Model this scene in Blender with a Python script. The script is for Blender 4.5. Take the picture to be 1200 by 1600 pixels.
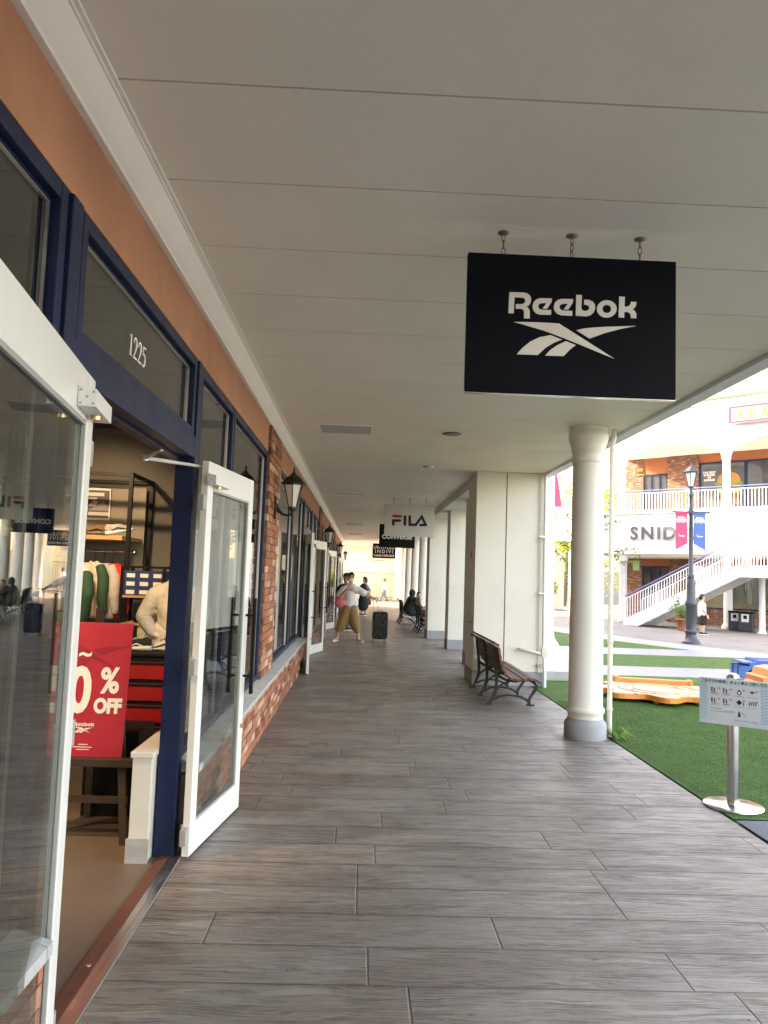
import bpy, bmesh, math, random
from mathutils import Vector, Matrix
S = bpy.context.scene
for o in list(bpy.data.objects): bpy.data.objects.remove(o)
rnd = random.Random(7)
R = math.radians
# ------------------------------------------------------------------ camera
cam = bpy.data.cameras.new('camera'); camo = bpy.data.objects.new('camera', cam)
S.collection.objects.link(camo); S.camera = camo
def cam_axes(yaw, pitch, roll):
    f = Vector((math.sin(yaw)*math.cos(pitch), math.cos(yaw)*math.cos(pitch), math.sin(pitch)))
    r = f.cross(Vector((0,0,1))).normalized(); u = r.cross(f)
    return r*math.cos(roll)+u*math.sin(roll), u*math.cos(roll)-r*math.sin(roll), f
cr, cu, cf = cam_axes(0.0282452, 0.0820356, 0.0343251)
m = Matrix((cr, cu, -cf)).transposed().to_4x4(); m.translation = Vector((0, 0, 1.5))
camo.matrix_world = m
cam.sensor_fit = 'HORIZONTAL'; cam.sensor_width = 36; cam.lens = 36*1181.5/1200
cam.clip_start = 0.02; cam.clip_end = 2000
# ------------------------------------------------------------------ sky, sun, exposure
SUN = Vector((-0.82, 0.38, 0.5)).normalized()
w = bpy.data.worlds.new('World'); S.world = w; w.use_nodes = True
wn = w.node_tree; bg = wn.nodes['Background']
sky = wn.nodes.new('ShaderNodeTexSky'); sky.sky_type = 'NISHITA'; sky.sun_disc = False
sky.sun_elevation = math.asin(SUN.z); sky.sun_rotation = math.atan2(SUN.x, SUN.y) % (2*math.pi)
sky.air_density = 1.0; sky.dust_density = 3.0; sky.ozone_density = 1.0
wn.links.new(sky.outputs[0], bg.inputs[0]); bg.inputs[1].default_value = 0.15
sl = bpy.data.lights.new('sun', 'SUN'); sl.energy = 2.0; sl.angle = R(0.5); sl.color = (1, .93, .82)
so = bpy.data.objects.new('sun', sl); S.collection.objects.link(so)
so.rotation_euler = SUN.to_track_quat('Z', 'Y').to_euler()
S.view_settings.view_transform = 'Standard'; S.view_settings.look = 'None'
S.view_settings.exposure = 3.82; S.view_settings.gamma = 1
S.view_settings.use_white_balance = True; S.view_settings.white_balance_temperature = 9400; S.view_settings.white_balance_tint = 20
S.render.resolution_x = 768; S.render.resolution_y = 1024
S.render.engine = 'CYCLES'
S.cycles.max_bounces = 10; S.cycles.diffuse_bounces = 5; S.cycles.transparent_max_bounces = 24
S.cycles.use_denoising = True
# ------------------------------------------------------------------ mesh helpers
class MB:
    def __init__(s): s.v = []; s.f = []; s.c = []; s.sm = []
    def add(s, vs, fs, col=None, smooth=False):
        n = len(s.v); s.v += [tuple(p) for p in vs]
        for f in fs: s.f.append([i+n for i in f]); s.c.append(col); s.sm.append(smooth)
        return s
    def box(s, x0, x1, y0, y1, z0, z1, col=None, bev=0):
        if x0 > x1: x0, x1 = x1, x0
        if y0 > y1: y0, y1 = y1, y0
        if z0 > z1: z0, z1 = z1, z0
        if not bev:
            v = [(x, y, z) for x in (x0, x1) for y in (y0, y1) for z in (z0, z1)]
            return s.add(v, [(0,1,3,2),(4,6,7,5),(0,4,5,1),(2,3,7,6),(0,2,6,4),(1,5,7,3)], col)
        bm = bmesh.new(); bmesh.ops.create_cube(bm, size=1)
        for q in bm.verts: q.co = Vector(((x0+x1)/2+q.co.x*(x1-x0), (y0+y1)/2+q.co.y*(y1-y0), (z0+z1)/2+q.co.z*(z1-z0)))
        b = min(bev, .45*min(x1-x0, y1-y0, z1-z0))
        bmesh.ops.bevel(bm, geom=bm.edges[:], offset=b, segments=2, profile=.5, affect='EDGES')
        return s.bm(bm, col)
    def bm(s, bm, col=None, smooth=False):
        bm.verts.index_update()
        s.add([q.co[:] for q in bm.verts], [[q.index for q in f.verts] for f in bm.faces], col, smooth); bm.free(); return s
    def prism(s, pts, a, b, axis='y', col=None):
        # polygon pts in the plane across the axis, extruded a..b.  x:(y,z)  y:(x,z)  z:(x,y)
        n = len(pts)
        def P(p, t): return (t, p[0], p[1]) if axis == 'x' else (p[0], t, p[1]) if axis == 'y' else (p[0], p[1], t)
        vs = [P(p, a) for p in pts]+[P(p, b) for p in pts]
        fs = [list(range(n))[::-1], list(range(n, 2*n))]+[(i, (i+1) % n, (i+1) % n+n, i+n) for i in range(n)]
        return s.add(vs, fs, col)
    def lathe(s, prof, n=24, c=(0, 0), col=None, smooth=True, rot=0, cap=True):
        vs = []
        for r, z in prof:
            for k in range(n):
                a = rot+2*math.pi*k/n; vs.append((c[0]+r*math.cos(a), c[1]+r*math.sin(a), z))
        fs = []
        for i in range(len(prof)-1):
            for k in range(n): fs.append((i*n+k, i*n+(k+1) % n, (i+1)*n+(k+1) % n, (i+1)*n+k))
        s.add(vs, fs, col, smooth)
        if cap:
            if prof[0][0] > 1e-4: s.add(vs[:n], [list(range(n))[::-1]], col)
            if prof[-1][0] > 1e-4: s.add(vs[-n:], [list(range(n))], col)
        return s
    def tube(s, pts, r, n=8, col=None, smooth=True, caps=True):
        pts = [Vector(p) for p in pts]; rs = r if isinstance(r, (list, tuple)) else [r]*len(pts)
        vs = []; up = None
        for i, p in enumerate(pts):
            d = (pts[min(i+1, len(pts)-1)]-pts[max(i-1, 0)]).normalized()
            if up is None:
                up = Vector((0, 0, 1)) if abs(d.z) < .9 else Vector((1, 0, 0))
            a = d.cross(up)
            if a.length < 1e-4: a = d.cross(Vector((0, 1, 0)))
            a.normalize(); b = a.cross(d).normalized(); up = b
            for k in range(n):
                t = 2*math.pi*k/n; vs.append(p+a*(rs[i]*math.cos(t))+b*(rs[i]*math.sin(t)))
        fs = [(i*n+k, i*n+(k+1) % n, (i+1)*n+(k+1) % n, (i+1)*n+k) for i in range(len(pts)-1) for k in range(n)]
        s.add(vs, fs, col, smooth)
        if caps: s.add(vs[:n], [list(range(n))[::-1]], col); s.add(vs[-n:], [list(range(n))], col)
        return s
    def ell(s, c, r, n=12, m=8, col=None, rot=None, smooth=True):
        vs = []; c = Vector(c)
        if not isinstance(r, (tuple, list)): r = (r, r, r)
        for i in range(m+1):
            ph = math.pi*i/m
            for k in range(n):
                th = 2*math.pi*k/n
                q = Vector((r[0]*math.sin(ph)*math.cos(th), r[1]*math.sin(ph)*math.sin(th), -r[2]*math.cos(ph)))
                if rot is not None: q = rot @ q
                vs.append(c+q)
        fs = [(i*n+k, i*n+(k+1) % n, (i+1)*n+(k+1) % n, (i+1)*n+k) for i in range(m) for k in range(n)]
        return s.add(vs, fs, col, smooth)
    def caps(s, p0, p1, r0, r1, n=12):
        p0 = Vector(p0); p1 = Vector(p1); s.ell(p0, r0, n, 8); s.ell(p1, r1, n, 8)
        return s.tube([p0, p1], [r0, r1], n)
    def chain(s, pts):   # pts: (x,y,z,r)
        for a, b in zip(pts, pts[1:]): s.caps(a[:3], b[:3], a[3], b[3])
        return s
    def ribbon(s, pts, d0, d1, axis='y', col=None, w=None, closed=False):
        # 2d stroke with per-point width, extruded; pts (u,v[,w])
        P = [Vector((p[0], p[1])) for p in pts]; W = [p[2] if len(p) > 2 else w for p in pts]; n = len(P); L = []; Q = []
        for i in range(n):
            a = P[(i-1) % n] if (i > 0 or closed) else None; b = P[(i+1) % n] if (i < n-1 or closed) else None
            d1_ = (P[i]-a).normalized() if a is not None else (b-P[i]).normalized()
            d2_ = (b-P[i]).normalized() if b is not None else d1_
            t = (d1_+d2_); t = t.normalized() if t.length > 1e-5 else d1_
            nn = Vector((-t.y, t.x)); k = max(.4, nn.dot(Vector((-d1_.y, d1_.x))))
            L.append(P[i]+nn*(W[i]/2/k)); Q.append(P[i]-nn*(W[i]/2/k))
        def X(p, t): return (t, p.x, p.y) if axis == 'x' else (p.x, t, p.y) if axis == 'y' else (p.x, p.y, t)
        vs = [X(p, d0) for p in L]+[X(p, d0) for p in Q]+[X(p, d1) for p in L]+[X(p, d1) for p in Q]; fs = []
        rng = range(n if closed else n-1)
        for i in rng:
            j = (i+1) % n
            fs += [(i, j, n+j, n+i), (2*n+i, 3*n+i, 3*n+j, 2*n+j), (i, 2*n+i, 2*n+j, j), (n+i, n+j, 3*n+j, 3*n+i)]
        if not closed: fs += [(0, n, 3*n, 2*n), (n-1, 3*n-1, 4*n-1, 2*n-1)]
        return s.add(vs, fs, col)
    def build(s, name, mat, parent=None, loc=None, rotz=None, fix=True):
        me = bpy.data.meshes.new(name); me.from_pydata(s.v, [], s.f); me.materials.append(mat)
        me.polygons.foreach_set('use_smooth', s.sm)
        if any(c is not None for c in s.c):
            ca = me.color_attributes.new('col', 'FLOAT_COLOR', 'CORNER'); dat = []
            for p in me.polygons:
                c = s.c[p.index] or (1, 1, 1)
                dat += [c[0], c[1], c[2], 1]*p.loop_total
            ca.data.foreach_set('color', dat)
        if fix:
            bm = bmesh.new(); bm.from_mesh(me); bmesh.ops.recalc_face_normals(bm, faces=bm.faces[:]); bm.to_mesh(me); bm.free()
        me.update()
        o = bpy.data.objects.new(name, me); S.collection.objects.link(o)
        if parent is not None: o.parent = parent
        if loc: o.location = loc
        if rotz is not None: o.rotation_euler.z = rotz
        return o
def tag(o, label=None, cat=None, group=None, kind=None):
    if label: o['label'] = label
    if cat: o['category'] = cat
    if group: o['group'] = group
    if kind: o['kind'] = kind
    return o
def thing(name, label, cat, loc=(0,0,0), rotz=0, group=None):
    o = bpy.data.objects.new(name, None); S.collection.objects.link(o); o.location = loc; o.rotation_euler = (0, 0, rotz)
    o.empty_display_size = .2
    return tag(o, label, cat, group)
def dup(root, loc, rotz=0, label=None, scale=None):
    r = root.copy(); S.collection.objects.link(r); r.location = loc; r.rotation_euler = (0, 0, rotz)
    if label: r['label'] = label
    if scale: r.scale = scale
    def rec(a, b):
        for ch in list(a.children):
            if ch.name in made: continue
            c = ch.copy(); S.collection.objects.link(c); c.parent = b; made.add(c.name); rec(ch, c)
    made = set(); rec(root, r); return r
def remeshed(mb, name, mat, parent, voxel=.012, smooth=6, loc=None):
    o = mb.build(name, mat, parent)
    md = o.modifiers.new('r', 'REMESH'); md.mode = 'VOXEL'; md.voxel_size = voxel; md.use_smooth_shade = True
    sm = o.modifiers.new('s', 'SMOOTH'); sm.factor = .5; sm.iterations = smooth
    dg = bpy.context.evaluated_depsgraph_get(); me = bpy.data.meshes.new_from_object(o.evaluated_get(dg))
    o.modifiers.clear(); old = o.data; o.data = me; bpy.data.meshes.remove(old)
    if not me.materials: me.materials.append(mat)
    me.polygons.foreach_set('use_smooth', [True]*len(me.polygons))
    return o
def text(name, s, size, mat, parent, M, ext=.002, off=0, ax='CENTER', sx=1, spacing=1, shear=0, line=1):
    cu_ = bpy.data.curves.new(name, 'FONT'); cu_.body = s; cu_.size = size; cu_.extrude = ext; cu_.offset = off
    cu_.align_x = ax; cu_.align_y = 'CENTER'; cu_.space_character = spacing; cu_.shear = shear; cu_.resolution_u = 4; cu_.space_line = line
    t = bpy.data.objects.new(name, cu_); S.collection.objects.link(t)
    dg = bpy.context.evaluated_depsgraph_get(); me = bpy.data.meshes.new_from_object(t.evaluated_get(dg))
    bpy.data.objects.remove(t)
    me.transform(M @ Matrix.Diagonal((sx, 1, 1, 1))); me.materials.clear(); me.materials.append(mat)
    o = bpy.data.objects.new(name, me); S.collection.objects.link(o)
    if parent is not None: o.parent = parent
    return o
def shape2d(name, polys, mat, parent, M, ext=.002):
    cu_ = bpy.data.curves.new(name, 'CURVE'); cu_.dimensions = '2D'; cu_.fill_mode = 'BOTH'; cu_.extrude = ext
    for pl in polys:
        sp = cu_.splines.new('POLY'); sp.points.add(len(pl)-1)
        for i, p in enumerate(pl): sp.points[i].co = (p[0], p[1], 0, 1)
        sp.use_cyclic_u = True
    t = bpy.data.objects.new(name, cu_); S.collection.objects.link(t)
    dg = bpy.context.evaluated_depsgraph_get(); me = bpy.data.meshes.new_from_object(t.evaluated_get(dg))
    bpy.data.objects.remove(t); me.transform(M); me.materials.clear(); me.materials.append(mat)
    o = bpy.data.objects.new(name, me); S.collection.objects.link(o)
    if parent is not None: o.parent = parent
    return o
FY = Matrix.Rotation(math.pi/2, 4, 'X')            # flat xy -> facing -Y (upright)
def face(x, y, z, rz=0): return Matrix.Translation((x, y, z)) @ Matrix.Rotation(rz, 4, 'Z') @ FY
# ------------------------------------------------------------------ materials
class N:
    def __init__(s, name):
        s.m = bpy.data.materials.new(name); s.m.use_nodes = True; s.t = s.m.node_tree; s.n = s.t.nodes
        s.b = s.n['Principled BSDF']; s.out = s.n['Material Output']
    def new(s, ty, **kw):
        q = s.n.new('ShaderNode'+ty)
        for k, v in kw.items(): setattr(q, k, v)
        return q
    def set(s, node, i, v):
        if v is None: return
        if hasattr(v, 'is_linked') or isinstance(v, bpy.types.NodeSocket): s.t.links.new(v, node.inputs[i])
        else: node.inputs[i].default_value = v
    def math(s, op, a, b=None, c=None):
        q = s.new('Math', operation=op); s.set(q, 0, a); s.set(q, 1, b); s.set(q, 2, c); return q.outputs[0]
    def mapr(s, v, a, b, c, d):
        q = s.new('MapRange'); s.set(q, 0, v); s.set(q, 1, a); s.set(q, 2, b); s.set(q, 3, c); s.set(q, 4, d); return q.outputs[0]
    def co(s, sc=(1, 1, 1), which='Object'):
        t = s.new('TexCoord'); mp = s.new('Mapping'); s.t.links.new(t.outputs[which], mp.inputs[0]); mp.inputs['Scale'].default_value = sc; return mp.outputs[0]
    def noise(s, vec, scale, det=4, rough=.5, dist=0):
        q = s.new('TexNoise'); s.set(q, 'Vector', vec); q.inputs['Scale'].default_value = scale; q.inputs['Detail'].default_value = det
        q.inputs['Roughness'].default_value = rough; q.inputs['Distortion'].default_value = dist; return q.outputs[0]
    def mix(s, f, a, b, mode='MIX'):
        q = s.new('Mix', data_type='RGBA', blend_type=mode); s.set(q, 0, f)
        s.set(q, 6, a if not isinstance(a, tuple) else (*a[:3], 1)); s.set(q, 7, b if not isinstance(b, tuple) else (*b[:3], 1)); return q.outputs[2]
    def bump(s, h, st=.3, d=.01, prev=None):
        q = s.new('Bump'); s.set(q, 'Height', h); q.inputs['Strength'].default_value = st; q.inputs['Distance'].default_value = d
        if prev is not None: s.t.links.new(prev, q.inputs['Normal'])
        return q.outputs[0]
    def ps(s, **kw):
        for k, v in kw.items():
            if isinstance(v, tuple) and len(v) == 3: v = (*v, 1)
            s.set(s.b, k.replace('_', ' '), v)
        return s.m
def mul(c, k): return tuple(min(1, x*k) for x in c)
def mat(name, col, rough=.6, metal=0, var=.08, vs=3, bump=0, bs=150, coat=0, spec=.5, stain=0, bd=.004):
    g = N(name); v = g.co()
    c = g.mix(g.mapr(g.noise(v, vs, 5, .6), .3, .7, 0, 1), mul(col, 1-var), mul(col, 1+var)) if var else col
    if stain: c = g.mix(g.mapr(g.noise(g.co((1.3, 1.3, .7)), 2.1, 7, .68, .6), .56, .74, 0, stain), c, mul(col, .55))
    rr = g.mapr(g.noise(v, vs*2.3, 3), .3, .7, rough-.05, min(1, rough+.06))
    g.ps(Base_Color=c, Roughness=rr, Metallic=metal, Coat_Weight=coat, Specular_IOR_Level=spec)
    if bump: g.set(g.b, 'Normal', g.bump(g.noise(v, bs, 4), bump, bd))
    return g.m
def emis(name, col, st):
    g = N(name); g.ps(Base_Color=(.8, .8, .8), Emission_Color=col, Emission_Strength=st); return g.m
def glass(name, tint=(.86, .9, .88), f0=.05, gain=1.0):
    g = N(name); geo = g.new('NewGeometry'); dt = g.new('VectorMath', operation='DOT_PRODUCT')
    g.t.links.new(geo.outputs['Normal'], dt.inputs[0]); g.t.links.new(geo.outputs['Incoming'], dt.inputs[1])
    c = g.math('ABSOLUTE', dt.outputs['Value']); sch = g.math('POWER', g.math('SUBTRACT', 1, c), 4.2)
    f = g.math('MINIMUM', g.math('MULTIPLY', g.math('ADD', g.math('MULTIPLY', sch, 1-f0), f0), gain), 1.0)
    tr = g.new('BsdfTransparent'); tr.inputs[0].default_value = (*tint, 1); gl = g.new('BsdfGlossy'); gl.inputs['Roughness'].default_value = .012
    mx = g.new('MixShader'); g.t.links.new(f, mx.inputs[0]); g.t.links.new(tr.outputs[0], mx.inputs[1]); g.t.links.new(gl.outputs[0], mx.inputs[2])
    g.t.links.new(mx.outputs[0], g.out.inputs[0]); return g.m
def vcmat(name, rough=.85, bump=.5, bs=90, sp=.12):
    g = N(name); v = g.co(); a = g.new('VertexColor', layer_name='col')
    n = g.noise(v, 35, 5, .65); c = g.mix(g.mapr(n, .25, .75, .0, .55), a.outputs[0], (.42, .2, .13), 'MULTIPLY')
    c2 = g.mix(g.mapr(g.noise(v, 9, 4), .55, .75, 0, .35), c, (.5, .4, .34))
    g.ps(Base_Color=c2, Roughness=rough); g.set(g.b, 'Normal', g.bump(g.noise(v, bs, 6, .7), bump, .006)); return g.m
def brick_tex(name, scale=1, c1=(.15, .045, .025), c2=(.2, .09, .055), mort=(.14, .13, .12)):
    g = N(name); t = g.new('TexCoord'); sp = g.new('SeparateXYZ'); g.t.links.new(t.outputs['Object'], sp.inputs[0])
    cb = g.new('CombineXYZ'); g.t.links.new(g.math('ADD', sp.outputs[0], sp.outputs[1]), cb.inputs[0]); g.t.links.new(sp.outputs[2], cb.inputs[1])
    b = g.new('TexBrick'); g.t.links.new(cb.outputs[0], b.inputs[0]); b.inputs['Scale'].default_value = 1
    b.inputs['Color1'].default_value = (*c1, 1); b.inputs['Color2'].default_value = (*c2, 1); b.inputs['Mortar'].default_value = (*mort, 1)
    b.inputs['Brick Width'].default_value = .215*scale; b.inputs['Row Height'].default_value = .072*scale; b.inputs['Mortar Size'].default_value = .006*scale
    n = g.noise(g.co((4, 4, 13)), 1.3, 3, .6); c = g.mix(g.mapr(n, .54, .62, 0, .6), b.outputs[0], (.4, .3, .25))
    c = g.mix(g.mapr(g.noise(g.co(), 2, 4), .3, .7, 0, .5), c, (.5, .4, .4), 'MULTIPLY')
    g.ps(Base_Color=c, Roughness=.9); g.set(g.b, 'Normal', g.bump(b.outputs[1], -.5, .01)); return g.m
def floor_mat():
    g = N('stamped planks'); t = g.new('TexCoord'); sp = g.new('SeparateXYZ'); g.t.links.new(t.outputs['Object'], sp.inputs[0])
    wob = g.noise(g.co(), 2.5, 2)
    x = sp.outputs[0]; y = g.math('ADD', sp.outputs[1], g.math('MULTIPLY', g.math('SUBTRACT', wob, .5), .008)); H = .288; L = 1.21
    ry = g.math('DIVIDE', g.math('SUBTRACT', y, .015), H); row = g.math('FLOOR', ry); fv = g.math('FRACT', ry)
    wn1 = g.new('TexWhiteNoise', noise_dimensions='1D'); g.t.links.new(g.math('MULTIPLY', row, 1.37), wn1.inputs['W'])
    u = g.math('ADD', g.math('DIVIDE', x, L), wn1.outputs[0]); idx = g.math('FLOOR', u); fu = g.math('FRACT', u)
    wn2 = g.new('TexWhiteNoise', noise_dimensions='2D'); cb = g.new('CombineXYZ'); g.t.links.new(idx, cb.inputs[0]); g.t.links.new(row, cb.inputs[1]); g.t.links.new(cb.outputs[0], wn2.inputs[0])
    du = g.math('MULTIPLY', g.math('MINIMUM', fu, g.math('SUBTRACT', 1, fu)), L); dv = g.math('MULTIPLY', g.math('MINIMUM', fv, g.math('SUBTRACT', 1, fv)), H)
    ju = g.mapr(du, .0015, .006, 1, 0); jv = g.mapr(dv, .0015, .006, 1, 0); j = g.math('MAXIMUM', ju, jv)
    pl = g.math('ADD', g.math('MULTIPLY', wn2.outputs[0], 40), g.math('MULTIPLY', idx, 7.3))
    wv = g.new('CombineXYZ'); g.set(wv, 0, g.math('ADD', g.math('MULTIPLY', x, 2.2), pl)); g.set(wv, 1, g.math('MULTIPLY', y, 9))
    warp = g.math('MULTIPLY', g.math('SUBTRACT', g.noise(wv.outputs[0], 1.0, 3, .5), .5), .10)
    yw = g.math('ADD', y, warp)
    gv = g.new('CombineXYZ'); g.set(gv, 0, g.math('ADD', g.math('MULTIPLY', x, 1.1), pl)); g.set(gv, 1, g.math('MULTIPLY', yw, 34))
    gr = g.noise(gv.outputs[0], 1.5, 7, .6, .3)
    gv2 = g.new('CombineXYZ'); g.set(gv2, 0, g.math('ADD', g.math('MULTIPLY', x, 3.2), pl)); g.set(gv2, 1, g.math('MULTIPLY', yw, 105))
    fine = g.noise(gv2.outputs[0], 1.2, 5, .7, .2)
    ridge = g.math('ABSOLUTE', g.math('SUBTRACT', gr, .5)); lines = g.mapr(ridge, .0, .035, 1, 0)
    lines = g.math('MULTIPLY', lines, g.mapr(g.noise(wv.outputs[0], 1.7, 2), .38, .58, .15, 1))
    big = g.noise(g.co((.8, 1.1, 1)), 1.4, 5, .6)
    patch = g.noise(g.co((.7, 1.6, 1)), 1.7, 6, .65, .8)
    base = g.mix(g.mapr(gr, .3, .7, 0, 1), (.20, .162, .128), (.32, .278, .228))
    base = g.mix(g.math('MULTIPLY', wn2.outputs[0], .35), base, (.185, .16, .13))
    base = g.mix(g.mapr(patch, .46, .66, 0, .75), base, (.15, .095, .07))
    base = g.mix(g.mapr(big, .5, .75, 0, .5), base, (.37, .34, .30))
    cut = g.mapr(fine, .435, .47, 1, 0); cut = g.math('MULTIPLY', cut, g.mapr(patch, .35, .6, .35, .9))
    base = g.mix(g.math('MULTIPLY', lines, .85), base, (.05, .034, .026))
    base = g.mix(g.math('MULTIPLY', cut, .95), base, (.045, .031, .024))
    edge = g.math('MULTIPLY', g.mapr(dv, .0, .03, 1, 0), g.mapr(patch, .4, .6, .1, .6)); base = g.mix(edge, base, (.11, .075, .058))
    base = g.mix(g.math('MULTIPLY', jv, .9), base, (.035, .026, .022)); base = g.mix(g.math('MULTIPLY', ju, .85), base, (.05, .04, .034))
    pit = g.mapr(g.noise(g.co((1, 1.3, 1)), 38, 2, .5), .71, .76, 0, .7); base = g.mix(pit, base, (.06, .045, .035))
    speck = g.mapr(g.noise(g.co((1, 1, 1)), 70, 3, .6), .70, .76, 0, .4); base = g.mix(speck, base, (.5, .48, .45))
    rg = g.mapr(g.noise(g.co((1.1, 1.7, 1)), 2.2, 5, .65), .35, .65, .5, .24); rg = g.math('ADD', rg, g.math('MULTIPLY', fine, .1))
    h = g.math('SUBTRACT', g.math('ADD', g.math('MULTIPLY', gr, .9), g.math('MULTIPLY', fine, .35)), g.math('MULTIPLY', j, .9))
    h = g.math('SUBTRACT', h, g.math('MULTIPLY', lines, .45))
    g.ps(Base_Color=base, Roughness=rg, Specular_IOR_Level=.8); g.set(g.b, 'Normal', g.bump(h, .9, .008)); return g.m
M = {}
M['floor'] = floor_mat()
M['ceil'] = mat('soffit paint', (.86, .78, .65), .55, var=.04, vs=1.2, bump=.08, bs=60, stain=.1)
M['patch'] = mat('fresh paint patch', (.87, .79, .68), .5, var=.03)
M['dark'] = mat('dark gap', (.05, .045, .04), .9, var=0)
M['cream'] = mat('cream render', (.73, .69, .60), .8, var=.05, vs=1.2, bump=.25, bs=90, stain=.16)
M['trim'] = mat('white trim paint', (.86, .80, .70), .45, var=.03)
M['endcream'] = mat('end wall cream', (.74, .66, .46), .85, var=.06, vs=.6)
M['wwhite'] = mat('white render', (.60, .60, .60), .8, var=.04, bump=.1, spec=.2)
M['bluewhite'] = mat('white gloss paint', (.66, .67, .69), .4, var=.03)
M['grey_base'] = mat('grey base paint', (.3, .3, .31), .75, var=.1, vs=5, bump=.2)
M['stucco'] = mat('orange stucco', (.46, .21, .118), .85, var=.16, vs=2.2, bump=.5, bs=45)
M['blue'] = mat('navy frame paint', (.006, .015, .050), .42, var=.12, spec=.3)
M['alu'] = mat('aluminium', (.6, .6, .58), .32, 1, var=.05)
M['steel'] = mat('stainless steel', (.66, .65, .63), .2, 1, var=.04)
M['iron'] = mat('black cast iron', (.018, .019, .02), .42, .3, var=.2, vs=15, bump=.2)
M['chain'] = mat('weathered chain', (.22, .18, .15), .45, .8, var=.25, vs=30)
M['doorw'] = mat('white door paint', (.68, .675, .64), .35, var=.025, vs=2, coat=.1)
M['rubber'] = mat('grey gasket', (.3, .3, .28), .6, var=.05)
M['brass'] = mat('brass', (.6, .45, .22), .35, 1, var=.1)
M['glass'] = glass('shop glass', (.8, .85, .83), .05, 1.25)
M['dglass'] = glass('door glass', (.86, .9, .88), .06, 1.2)
M['lglass'] = mat('frosted lamp glass', (.72, .72, .66), .3, var=.04)
M['brick'] = vcmat('clay bricks')
M['mortar'] = mat('dark mortar', (.13, .1, .085), .95, var=.15, vs=20, bump=.4)
M['sill'] = mat('grey stone sill', (.36, .36, .35), .75, var=.14, vs=9, bump=.3)
M['black'] = mat('matt black', (.006, .006, .007), .5, var=.1, spec=.2)
M['navy'] = mat('sign navy', (.0025, .0035, .008), .6, var=.2, vs=1.5, spec=.12)
M['offwhite'] = mat('sign lettering white', (.78, .76, .7), .5, var=.02)
M['filaw'] = mat('sign pale grey', (.66, .64, .58), .5, var=.03)
M['red'] = mat('sale sign red', (.42, .025, .045), .45, var=.04)
M['dred'] = mat('sale sign dark red', (.29, .018, .03), .45, var=.03)
M['tred'] = mat('tool chest red', (.32, .012, .012), .35, var=.08)
M['logored'] = mat('logo red', (.5, .03, .035), .5, var=.02)
M['logonavy'] = mat('logo navy', (.012, .015, .04), .5, var=.02)
M['wood'] = mat('brown bench slats', (.13, .058, .036), .5, var=.3, vs=9, bump=.3, bs=40)
M['dwood'] = mat('dark easel wood', (.045, .03, .022), .5, var=.25, vs=12)
M['lwood'] = mat('pale shelf wood', (.5, .3, .13), .5, var=.15, vs=8)
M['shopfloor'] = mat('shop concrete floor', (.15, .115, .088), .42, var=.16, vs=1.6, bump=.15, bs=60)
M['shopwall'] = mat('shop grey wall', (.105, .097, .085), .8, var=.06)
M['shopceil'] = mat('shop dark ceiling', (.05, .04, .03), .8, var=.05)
M['mat_red'] = mat('reddish brown threshold', (.13, .045, .03), .6, var=.15, vs=15)
M['ground'] = mat('plaza paving', (.17, .165, .16), .6, var=.2, vs=.8, bump=.2, bs=20)
M['granite'] = mat('polished grey stone', (.24, .25, .275), .38, var=.04, vs=3)
M['pale'] = mat('pale kerb stone', (.27, .275, .285), .5, var=.1, vs=5)
M['dgranite'] = mat('dark speckled granite', (.10, .11, .125), .7, var=.5, vs=120, bump=.1)
M['joint'] = mat('joint', (.02, .02, .02), .9, var=0)
M['skin'] = mat('skin', (.52, .33, .24), .5, var=.05)
M['hair'] = mat('dark hair', (.012, .01, .009), .5, var=.2, vs=40)
M['brownhair'] = mat('brown hair', (.1, .055, .03), .55, var=.2, vs=40)
M['tshirt'] = mat('white cotton', (.78, .78, .82), .9, var=.04, vs=8, bump=.4, bs=18, bd=.03)
M['khaki'] = mat('khaki cotton', (.30, .19, .075), .9, var=.12, vs=8, bump=.6, bs=14, bd=.03)
M['blackc'] = mat('black cotton', (.018, .018, .02), .9, var=.2, bump=.4, bs=20, bd=.03)
M['greyc'] = mat('grey cotton', (.22, .23, .24), .9, var=.1, bump=.4, bs=20, bd=.03)
M['brownc'] = mat('brown cotton', (.2, .12, .06), .9, var=.1)
M['denim'] = mat('pale denim', (.3, .4, .6), .9, var=.12, vs=12)
M['pinkc'] = mat('pink canvas', (.7, .16, .2), .85, var=.08, vs=9)
M['palepink'] = mat('pale pink cloth', (.6, .36, .36), .85, var=.08)
M['shoe'] = mat('grey sneaker', (.35, .34, .33), .7, var=.35, vs=30)
M['shoew'] = mat('white rubber', (.75, .73, .68), .6, var=.05)
M['mask'] = mat('white mask', (.85, .85, .83), .8, var=.02)
M['creamc'] = mat('cream fleece', (.58, .54, .46), .95, var=.05, vs=8, bump=.5, bs=14, bd=.03)
M['lgreyc'] = mat('light grey fleece', (.36, .355, .35), .95, var=.06, vs=10, bump=.5, bs=14, bd=.03)
M['beigec'] = mat('beige cloth', (.5, .42, .33), .9, var=.08, bump=.4, bs=18, bd=.03)
M['greenc'] = mat('dark green cloth', (.008, .05, .026), .8, var=.15, bump=.3, bs=20, bd=.03)
M['redc'] = mat('bright red cloth', (.6, .03, .015), .8, var=.1, bump=.3, bs=20, bd=.03)
M['mannequin'] = mat('pale mannequin skin', (.6, .42, .35), .4, var=.03)
M['boxblue'] = mat('navy shoe box card', (.015, .035, .12), .6, var=.08)
M['boxpale'] = mat('pale shoe box card', (.5, .5, .34), .7, var=.08)
M['label'] = mat('white label', (.75, .75, .72), .6, var=.03)
M['ink'] = mat('pale blue ink', (.3, .48, .58), .5)
M['leafcoat'] = mat('pale green cloth', (.3, .36, .2), .9, var=.1)
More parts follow.
